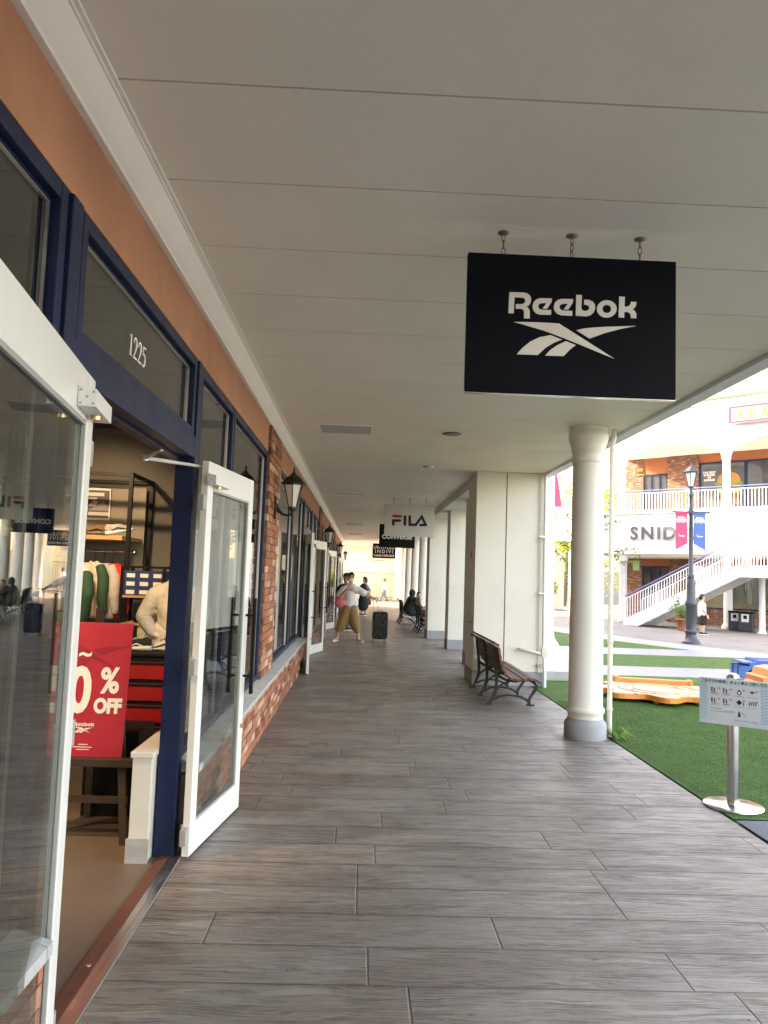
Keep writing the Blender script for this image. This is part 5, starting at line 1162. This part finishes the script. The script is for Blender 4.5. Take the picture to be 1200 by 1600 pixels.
# racks in the farther shops
def shoprack(x, y, rz, lab, cs):
    t = thing('clothes_rack', lab, 'rack', (x, y, 0), rz, 'clothes racks in the farther shops'); b = MB()
    for s_ in (-.7, .7): b.tube([(s_, 0, 0), (s_, 0, 1.4)], .014); b.box(s_-.02, s_+.02, -.22, .22, 0, .03)
    b.tube([(-.7, 0, 1.4), (.7, 0, 1.4)], .014); b.build('frame', M['black'], t)
    for i in range(7):
        g_ = garment(0, 0, 0, 0, 'hanging garment', cs[i % len(cs)]); g_.location = (x+(-.55+i*.18)*math.cos(rz), y+(-.55+i*.18)*math.sin(rz), 1.39); g_.rotation_euler.z = rz+R(80); g_['group'] = 'clothes on racks in the farther shops'; g_['label'] = 'hanging garment on a rack in a farther shop'
shoprack(-2.2, 9.6, R(90), 'clothes rack inside the second shop window', ('creamc', 'greyc', 'denim')); shoprack(-2.2, 20.5, R(90), 'clothes rack inside the third shop window', ('blackc', 'beigec', 'lgreyc'))
b = MB(); b.box(2.3, 5.6, D+1.6, D+1.7, 0, 2.5); b.build('interior_wall', M['beigec'], fbd)
fr_ = thing('clothes_rack', 'clothes rack with green and cream coats across the court', 'rack', (9.6, 29.4, 0), R(-45)); b = MB()
for s_ in (3.6, 5.5): b.tube([(s_, D+.5, 0), (s_, D+.5, 1.95)], .016)
b.tube([(3.6, D+.5, 1.95), (5.5, D+.5, 1.95)], .016); b.build('frame', M['black'], fr_)
for i in range(9):
    s_ = 3.75+i*.2; g_ = garment(9.6+(s_+D+.5)*.7071, 29.4+(-s_+D+.5)*.7071, 1.94, R(-45+(i*37) % 50-20), 'pale coat hanging in the shop window behind the litter bins', ('leafcoat', 'creamc', 'lgreyc')[i % 3], L=1.05); g_['group'] = 'coats in the window behind the litter bins'
# ------------------------------------------------------------------ people
def hand(b, w_, d, side, k=1.0, curl=.5):
    # w_: wrist, d: direction, side: thumb side vector
    w_ = Vector(w_); d = Vector(d).normalized(); s_ = Vector(side); s_ = (s_-d*s_.dot(d)).normalized(); nn = d.cross(s_)
    c = w_+d*.045*k
    for u in (-.025, -.008, .009, .025): b.caps(w_+d*.008*k+s_*u*.6*k, w_+d*.078*k+s_*u*k, .013*k, .0115*k, 8)
    for u, L in ((.028, .068), (.010, .076), (-.009, .07), (-.027, .055)):
        p = w_+d*.078*k+s_*u*k; q = p+(d*.85+nn*curl*.5).normalized()*L*.5*k; r = q+(d*(1-curl)+nn*curl).normalized()*L*.5*k
        b.caps(p, q, .0095*k, .0088*k, 8); b.caps(q, r, .0088*k, .0075*k, 8)
    p = w_+d*.02*k+s_*.028*k; q = p+(s_*.7+d*.7)*.035*k; r = q+(d*.9+s_*.2+nn*.3)*.03*k; b.caps(p, q, .012*k, .0105*k, 8); b.caps(q, r, .0105*k, .0085*k, 8)
def head(b, c, k, face_, up=(0, 0, 1)):
    # c head centre, face_ forward vector
    f = Vector(face_).normalized(); u = Vector(up); s_ = f.cross(u).normalized(); u = s_.cross(f); c = Vector(c); Rm = Matrix((s_, f, u)).transposed()
    b.ell(c+u*.025*k, (.074*k, .09*k, .088*k), 18, 14, rot=Rm); b.ell(c-u*.04*k+f*.022*k, (.058*k, .064*k, .068*k), 16, 12, rot=Rm)
    b.ell(c-u*.095*k+f*.05*k, (.028*k, .025*k, .02*k), 10, 8, rot=Rm)
    b.caps(c+f*.084*k+u*.01*k, c+f*.101*k-u*.03*k, .009*k, .013*k, 8)
    b.ell(c+f*.082*k-u*.062*k, (.024*k, .012*k, .009*k), 10, 6, rot=Rm)
    for q in (-1, 1): b.ell(c+s_*q*.078*k-u*.01*k-f*.005*k, (.01*k, .02*k, .03*k), 8, 8, rot=Rm); b.ell(c+s_*q*.03*k+f*.082*k+u*.032*k, (.022*k, .01*k, .007*k), 8, 6, rot=Rm)
def eyes(t, c, k, face_, up=(0, 0, 1)):
    f = Vector(face_).normalized(); u = Vector(up); s_ = f.cross(u).normalized(); u = s_.cross(f); c = Vector(c)
    for q in (-1, 1):
        b = MB(); b.ell(c+s_*q*.031*k+f*.083*k+u*.008*k, .0115*k, 10, 8); b.build('eye', M['hair'], t)
def hairm(b, c, k, face_, long=0, bun=0):
    f = Vector(face_).normalized(); u = Vector((0, 0, 1)); s_ = f.cross(u).normalized(); c = Vector(c); Rm = Matrix((s_, f, u)).transposed()
    b.ell(c+u*.055*k-f*.006*k, (.084*k, .092*k, .08*k), 16, 12, rot=Rm); b.ell(c-f*.035*k, (.082*k, .07*k, .095*k), 16, 12, rot=Rm)
    if long:
        for q in (-1, 1): b.caps(c+s_*q*.07*k+u*.03*k, c+s_*q*.078*k-u*long*k, .03*k, .025*k)
        b.caps(c-f*.05*k, c-f*.05*k-u*long*k, .075*k, .06*k)
def shoes(t, feet, m_='shoe', k=1):
    for (x, y, z, dx, dy) in feet:
        d = Vector((dx, dy, 0)).normalized(); b = MB(); c = Vector((x, y, z)); s_ = Vector((-d.y, d.x, 0)); Rm = Matrix((s_, d, Vector((0, 0, 1)))).transposed()
        b.ell(c+d*.05*k+Vector((0, 0, .042*k)), (.046*k, .13*k, .035*k), 14, 10, rot=Rm); b.ell(c-d*.02*k+Vector((0, 0, .06*k)), (.042*k, .07*k, .052*k), 12, 10, rot=Rm)
        o = b.build('shoe', M[m_], t); b = MB()
        b.prism([((c+d*(.05+.135*math.cos(a))*k+s_*.05*math.sin(a)*k).x, (c+d*(.05+.135*math.cos(a))*k+s_*.05*math.sin(a)*k).y) for a in (2*math.pi*i/18 for i in range(18))], z, z+.026*k, 'z'); b.build('sole', M['shoew'], o)
def person(label, loc, group=None): return thing('person', label, 'person', loc, 0, group)
k = .93
# --- woman with suitcase (coordinates relative to her feet)
P = person('woman in white shirt and loose khaki trousers pulling a black suitcase', (-.2, 16.8, 0))
b = MB(); hc = Vector((.0, -.02, 1.40)); fc = (.12, -1, -.05); head(b, hc, k, fc)
b.chain([(0, 0, .76, .12), (.01, 0, .95, .105), (.01, 0, 1.12, .12), (0, 0, 1.21, .06), (0, -.01, 1.33, .045)])
b.chain([(-.14, 0, 1.16, .05), (-.24, -.06, 1.0, .042), (-.225, -.1, .97, .04), (-.06, -.2, 1.16, .028)]); hand(b, (-.05, -.2, 1.175), (.35, .0, 1), (1, -.2, 0), k, .7)
b.chain([(.15, 0, 1.16, .05), (.33, -.04, 1.06, .04), (.5, -.02, .965, .027)]); hand(b, (.505, -.02, .96), (.8, .1, -.45), (.3, -1, 0), k, .8)
b.chain([(-.09, 0, .72, .1), (-.2, -.03, .4, .06), (-.27, .02, .07, .036), (-.27, -.06, .045, .035)]); b.chain([(.09, 0, .72, .1), (.16, -.06, .4, .06), (.2, -.03, .07, .036), (.22, -.1, .045, .035)])
remeshed(b, 'body', M['skin'], P, .0085, 4); eyes(P, hc, k, fc)
b = MB(); b.chain([(0, 0, .82, .13), (0, 0, .98, .125), (.0, 0, 1.1, .12), (0, 0, 1.18, .085)]); b.chain([(-.06, 0, 1.17, .09), (-.16, -.01, 1.13, .085), (-.235, -.05, 1.03, .078)]); b.chain([(.06, 0, 1.17, .09), (.17, 0, 1.13, .082), (.29, -.03, 1.07, .078)]); b.caps((-.07, 0, .84), (.07, 0, .84), .11, .11); b.caps((-.07, 0, .8), (.07, 0, .8), .1, .1)
remeshed(b, 'shirt', M['tshirt'], P, .012, 5)
b = MB(); b.caps((-.05, 0, .7), (.05, 0, .7), .12, .12); b.chain([(-.05, 0, .74, .125), (-.11, -.01, .56, .115), (-.18, -.01, .38, .105), (-.235, .0, .25, .07)]); b.chain([(-.1, 0, .5, .1), (-.16, 0, .32, .085)]); b.chain([(.05, 0, .74, .125), (.09, -.02, .56, .115), (.14, -.04, .38, .105), (.175, -.04, .25, .075)]); b.chain([(.05, 0, .5, .1), (.11, 0, .32, .085)]); remeshed(b, 'trousers', M['khaki'], P, .012, 5)
shoes(P, ((-.28, .0, 0, -.5, -1), (.21, -.03, 0, .6, -.8)), 'shoe', .95)
b = MB(); hairm(b, hc, k, fc); b.ell(hc+Vector((0, .09, .02)), .045); remeshed(b, 'hair', M['hair'], P, .01, 3)
b = MB(); f = Vector(fc).normalized(); c = hc+f*.065-Vector((0, 0, .045)); b.ell(c, (.062, .045, .05), 14, 10); b.build('face_mask', M['mask'], P)
b = MB(); g_ = []
for s_ in (-1, 1): b.tube([(hc+Vector((s_*.032+.022*math.cos(a)+.01, -.088, .012+.017*math.sin(a)))) for a in [i/12*2*math.pi for i in range(13)]], .0028, 5, caps=False)
b.build('glasses', M['black'], P)
bag = thing('tote_bag', 'pink tote bag hanging from the crook of the woman’s arm', 'bag', (-.42, 16.75, 0))
b = MB(); b.ell((0, 0, .84), (.13, .09, .115), 18, 12); b.ell((0.03, 0, .92), (.1, .06, .09), 14, 10); remeshed(b, 'body', M['pinkc'], bag, .01, 3)
b = MB(); b.tube([(-.07, 0, .94), (-.03, -.02, 1.0), (.06, .01, 1.07), (.1, 0, 1.0), (.09, .01, .93)], .012, 8); b.build('strap', M['pinkc'], bag)
t = thing('suitcase', 'upright black hard shell suitcase with extended handle', 'suitcase', (.475, 17.0, 0), R(6))
b = MB(); b.box(-.165, .165, -.13, .13, .06, .665, bev=.045); b.build('shell', M['case'], t)
b = MB()
for i in range(6): x = -.125+i*.05; b.box(x-.011, x+.011, -.137, -.1295, .1, .62, bev=.003)
b.box(-.168, .168, -.004, .004, .09, .63); b.build('rib', M['case'], t)
for x in (-.13, .13):
    for y in (-.09, .09): b = MB(); b.box(x-.015, x+.015, y-.015, y+.015, .04, .075); b.tube([(x-.022, y, .026), (x+.022, y, .026)], .026, 12); b.build('wheel', M['rubber'], t)
b = MB(); 
for x in (-.13, -.03): b.tube([(x-.02, .08, .66), (x-.02, .08, .95)], .008, 8)
b.box(-.165, -.035, .065, .095, .945, .97, bev=.006); b.build('pull_handle', M['steel'], t)
b = MB(); b.tube([(-.05, 0, .66), (-.05, 0, .685), (.05, 0, .685), (.05, 0, .66)], .008, 6); b.build('top_handle', M['black'], t)
# --- woman in black dress
P = person('woman with dark bob in long black dress standing beyond the suitcase', (.12, 27.1, 0)); k = .88
b = MB(); hc = Vector((.05, 0, 1.28)); fc = (-.9, -.5, 0); head(b, hc, k, fc); b.chain([(0, 0, .7, .11), (.03, 0, .9, .1), (.03, 0, 1.03, .11), (.04, 0, 1.1, .055), (.05, 0, 1.2, .042)])
b.chain([(-.08, .02, 1.05, .045), (-.12, 0, .86, .036), (.0, -.12, .84, .026)]); hand(b, (.01, -.125, .84), (1, -.1, .1), (0, 0, 1), k); b.chain([(.16, 0, 1.05, .045), (.24, 0, .86, .036), (.12, -.12, .83, .026)]); hand(b, (.11, -.125, .83), (-1, -.2, .1), (0, 0, 1), k)
b.chain([(-.02, 0, .66, .09), (-.02, 0, .35, .055), (-.03, 0, .06, .035)]); b.chain([(.1, 0, .66, .09), (.11, .02, .35, .055), (.1, .05, .06, .035)]); remeshed(b, 'body', M['skin'], P, .0095, 4); eyes(P, hc, k, fc)
b = MB(); b.chain([(.02, 0, 1.04, .12), (.02, 0, .85, .12), (.02, 0, .6, .17), (.01, 0, .36, .2)]); remeshed(b, 'dress', M['blackc'], P, .013, 4)
for q in ([(-.03, .01, 1.06, .075), (-.11, .01, .93, .06)], [(.1, 0, 1.06, .08), (.21, 0, .93, .065)]): b = MB(); b.chain(q); remeshed(b, 'sleeve', M['greyc'], P, .012, 4)
b = MB(); b.chain([(.2, .03, .8, .05), (.24, .05, .45, .075)]); remeshed(b, 'coat', M['brownc'], P, .012, 4)
b = MB(); hairm(b, hc, k, fc, .1); remeshed(b, 'hair', M['hair'], P, .01, 3); shoes(P, ((-.03, 0, 0, -.8, -.6), (.1, .05, 0, -.5, -.9)), 'blackc', .9)
# --- man with green cap
P = person('person in black shirt and green cap behind the woman in white', (-.36, 20.0, 0)); k = .92
b = MB(); hc = Vector((0, 0, 1.38)); fc = (-1, -.35, -.1); head(b, hc, k, fc); b.chain([(0, 0, .75, .12), (0, 0, 1.0, .11), (0, 0, 1.12, .13), (0, 0, 1.2, .06), (0, 0, 1.3, .048)])
b.chain([(-.16, 0, 1.12, .05), (-.22, -.05, .9, .04), (-.2, -.2, .78, .028)]); hand(b, (-.2, -.21, .775), (0, -1, -.3), (0, 0, 1), k); b.chain([(.17, 0, 1.12, .05), (.21, 0, .9, .04), (.2, -.1, .72, .028)]); hand(b, (.2, -.11, .715), (0, -.4, -1), (-1, 0, 0), k)
for s_ in (-1, 1): b.chain([(s_*.09, 0, .7, .1), (s_*.1, 0, .38, .06), (s_*.1, 0, .06, .04)])
remeshed(b, 'body', M['skin'], P, .0095, 4); eyes(P, hc, k, fc)
b = MB(); b.chain([(0, 0, .76, .15), (0, 0, 1.1, .145)]); b.chain([(0, 0, 1.15, .1), (-.15, 0, 1.1, .085), (-.2, -.02, .98, .07)]); b.chain([(0, 0, 1.15, .1), (.15, 0, 1.1, .085), (.2, 0, .98, .07)]); remeshed(b, 'shirt', M['blackc'], P, .013, 4)
b = MB()
for s_ in (-1, 1): b.chain([(s_*.07, 0, .74, .13), (s_*.1, 0, .4, .085), (s_*.1, 0, .1, .065)])
remeshed(b, 'trousers', M['greyc'], P, .013, 4); b = MB(); hairm(b, hc-Vector((0, 0, .01)), k*.97, fc); remeshed(b, 'hair', M['hair'], P, .01, 3)
b = MB(); b.ell(hc+Vector((0, 0, .065)), (.09, .09, .065), 18, 10); f = Vector(fc).normalized(); b.ell(hc+f*.11+Vector((0, 0, .045)), (.07, .055, .01), 14, 6); b.build('cap', M['greenc'], P); shoes(P, ((-.1, 0, 0, -1, -.3), (.1, 0, 0, -1, -.3)), 'blackc', .95)
# --- far walker
P = person('person in white shirt and dark trousers walking before the end wall', (1.33, 41.8, 0)); k = .8
b = MB(); hc = Vector((0, 0, 1.18)); fc = (-1, -.2, 0); head(b, hc, k, fc); b.chain([(0, 0, .62, .1), (0, 0, .85, .1), (0, 0, .98, .1), (0, 0, 1.1, .045)]); b.chain([(0, -.13, .96, .04), (-.06, -.17, .78, .033), (-.18, -.16, .68, .025)]); hand(b, (-.185, -.16, .675), (-1, 0, -.5), (0, -.2, 1), k); b.chain([(0, .13, .96, .04), (.06, .16, .78, .033), (.02, .16, .62, .025)]); hand(b, (.02, .16, .615), (-.2, 0, -1), (-1, 0, 0), k)
b.chain([(0, -.06, .6, .08), (-.08, -.06, .34, .055), (-.2, -.06, .06, .035)]); b.chain([(0, .06, .6, .08), (.06, .06, .34, .055), (.2, .06, .08, .035)]); remeshed(b, 'body', M['skin'], P, .01, 4)
b = MB(); b.chain([(0, 0, .68, .12), (0, 0, .95, .12)]); b.chain([(0, 0, .97, .09), (0, -.13, .94, .07), (-.05, -.17, .82, .055)]); b.chain([(0, 0, .97, .09), (0, .13, .94, .07), (.05, .16, .82, .055)]); remeshed(b, 'shirt', M['tshirt'], P, .013, 4)
b = MB(); b.chain([(0, -.05, .6, .1), (-.08, -.06, .34, .07), (-.19, -.06, .1, .055)]); b.chain([(0, .05, .6, .1), (.06, .06, .34, .07), (.19, .06, .12, .055)]); remeshed(b, 'trousers', M['brownc'] if False else M['greyc'], P, .013, 4)
b = MB(); hairm(b, hc, k, fc, .08); remeshed(b, 'hair', M['brownhair'], P, .01, 3); shoes(P, ((-.2, -.06, 0, -1, 0), (.2, .06, .01, -1, 0)), 'blackc', .85)
t = thing('paper_bag', 'tan shopping bag carried by the far walking person', 'bag', (1.1, 41.64, 0)); b = MB(); b.box(-.09, .09, -.05, .05, .26, .52, bev=.004); b.build('body', M['beigec'], t); b = MB(); b.tube([(-.05, 0, .52), (0, 0, .66), (.05, 0, .52)], .006, 6); b.build('handle', M['brownc'], t)
# --- person beside the street lamp
P = person('person in white shirt and black shorts standing behind the lamp post', (10.44, 22.9, 0)); k = .82
b = MB(); hc = Vector((0, 0, 1.13)); fc = (.9, -.4, .1); head(b, hc, k, fc); b.chain([(0, 0, .58, .1), (0, 0, .8, .095), (0, 0, .92, .1), (0, 0, 1.04, .042)]); b.chain([(-.03, -.13, .92, .04), (-.02, -.17, .74, .033), (.05, -.2, .6, .025)]); hand(b, (.055, -.2, .595), (.5, 0, -1), (1, 0, 0), k); b.chain([(0, .13, .92, .04), (.04, .15, .74, .033), (.1, .1, .62, .025)]); hand(b, (.1, .1, .615), (.5, 0, -1), (1, 0, 0), k)
for s_ in (-1, 1): b.chain([(0, s_*.07, .56, .08), (.01, s_*.07, .32, .052), (.0, s_*.07, .06, .034)])
remeshed(b, 'body', M['skin'], P, .01, 4); eyes(P, hc, k, fc)
b = MB(); b.chain([(0, 0, .6, .125), (0, 0, .88, .12)]); b.chain([(0, 0, .92, .08), (-.02, -.13, .89, .065), (-.02, -.16, .78, .055)]); b.chain([(0, 0, .92, .08), (0, .13, .89, .065), (.02, .15, .78, .055)]); remeshed(b, 'shirt', M['tshirt'], P, .012, 4)
b = MB()
for s_ in (-1, 1): b.chain([(0, s_*.05, .54, .105), (.01, s_*.07, .36, .09)])
remeshed(b, 'shorts', M['blackc'], P, .012, 4); b = MB(); hairm(b, hc, k, fc, .04); remeshed(b, 'hair', M['hair'], P, .01, 3); shoes(P, ((0, -.07, 0, 1, -.2), (0.02, .07, 0, 1, -.2)), 'blackc', .85)
b = MB(); b.tube([(0, -.1, .98), (.1, -.1, .8), (.08, .08, .62)], .008, 6); b.box(.04, .12, -.2, -.1, .5, .6, bev=.01); b.build('shoulder_bag', M['blackc'], P)
# --- seated pair
P = person('seated person in black hooded top and pale blue shorts on the far bench', (1.62, 22.95, 0), ); k = .9
b = MB(); hc = Vector((.0, .03, .95)); fc = (.75, .65, 0); head(b, hc, k, fc); b.chain([(-.12, 0, .42, .13), (-.1, 0, .6, .12), (-.06, 0, .74, .12), (-.02, 0, .86, .05)])
b.chain([(-.06, -.14, .74, .048), (.06, -.17, .58, .038), (.26, -.1, .53, .027)]); hand(b, (.265, -.1, .53), (1, .2, .1), (0, .3, 1), k); b.chain([(-.06, .14, .74, .048), (.05, .16, .58, .038), (.25, .1, .52, .027)]); hand(b, (.255, .1, .52), (1, 0, 0), (0, .3, 1), k)
for s_ in (-1, 1): b.chain([(-.08, s_*.09, .40, .1), (.3, s_*.1, .40, .065), (.32, s_*.1, .08, .038), (.38, s_*.1, .05, .034)])
remeshed(b, 'body', M['skin'], P, .0095, 4); eyes(P, hc, k, fc)
b = MB(); b.chain([(-.13, 0, .46, .16), (-.1, 0, .6, .155), (-.06, 0, .74, .14)]); b.chain([(-.05, -.03, .77, .09), (-.04, -.15, .72, .075), (.05, -.175, .59, .065), (.22, -.12, .54, .05)]); b.chain([(-.05, .03, .77, .09), (-.04, .15, .72, .075), (.05, .17, .59, .065), (.2, .12, .53, .05)]); b.ell(hc+Vector((-.03, -.02, .015)), (.098, .1, .115), 16, 12); b.ell((-.04, 0, .83), (.09, .1, .07)); remeshed(b, 'hooded_top', M['blackc'], P, .011, 4)
b = MB()
for s_ in (-1, 1): b.chain([(-.08, s_*.07, .4, .125), (.24, s_*.1, .4, .09)])
remeshed(b, 'shorts', M['denim'], P, .012, 4); shoes(P, ((.33, -.1, 0, 1, 0), (.33, .1, 0, 1, 0)), 'blackc', .95)
b = MB(); b.ell((-.2, -.17, .4), (.13, .07, .1), 14, 10); t = thing('bag', 'pale pink bag on the bench beside the hooded person', 'bag', (1.68, 22.85, 0)); remeshed(b, 'body', M['palepink'], t, .011, 3)
P = person('seated person with dark hair leaning forward beside the hooded person', (1.70, 22.5, 0)); k = .92
b = MB(); hc = Vector((.06, -.02, .90)); fc = (.35, -.93, -.1); head(b, hc, k, fc); b.chain([(-.2, 0, .42, .13), (-.13, 0, .6, .12), (-.04, 0, .73, .12), (.02, 0, .83, .05)])
b.chain([(-.03, -.15, .72, .05), (.12, -.2, .53, .04), (.1, -.1, .76, .028)]); hand(b, (.1, -.1, .765), (-.1, .2, 1), (1, 0, 0), k); b.chain([(-.03, .15, .72, .05), (.15, .16, .55, .04), (.4, .05, .56, .028)]); hand(b, (.405, .05, .56), (1, 0, -.1), (0, .3, 1), k)
for s_ in (-1, 1): b.chain([(-.16, s_*.09, .40, .1), (.26, s_*.12, .42, .068), (.3, s_*.12, .08, .04), (.36, s_*.12, .05, .034)])
remeshed(b, 'body', M['skin'], P, .0095, 4); eyes(P, hc, k, fc)
b = MB(); b.chain([(-.2, 0, .46, .155), (-.12, 0, .6, .15), (-.04, 0, .72, .14)]); b.chain([(-.03, -.05, .75, .09), (-.02, -.15, .7, .08), (.11, -.195, .55, .06)]); b.chain([(-.03, .05, .75, .09), (-.02, .15, .7, .08), (.13, .16, .56, .065)]); remeshed(b, 'top', M['blackc'], P, .012, 4)
b = MB()
for s_ in (-1, 1): b.chain([(-.15, s_*.08, .41, .125), (.26, s_*.12, .42, .085), (.3, s_*.12, .14, .06)])
remeshed(b, 'trousers', M['blackc'], P, .012, 4); b = MB(); hairm(b, hc, k*.96, fc); remeshed(b, 'hair', M['hair'], P, .01, 3); shoes(P, ((.31, -.12, 0, 1, 0), (.31, .12, 0, 1, 0)), 'blackc', .95)
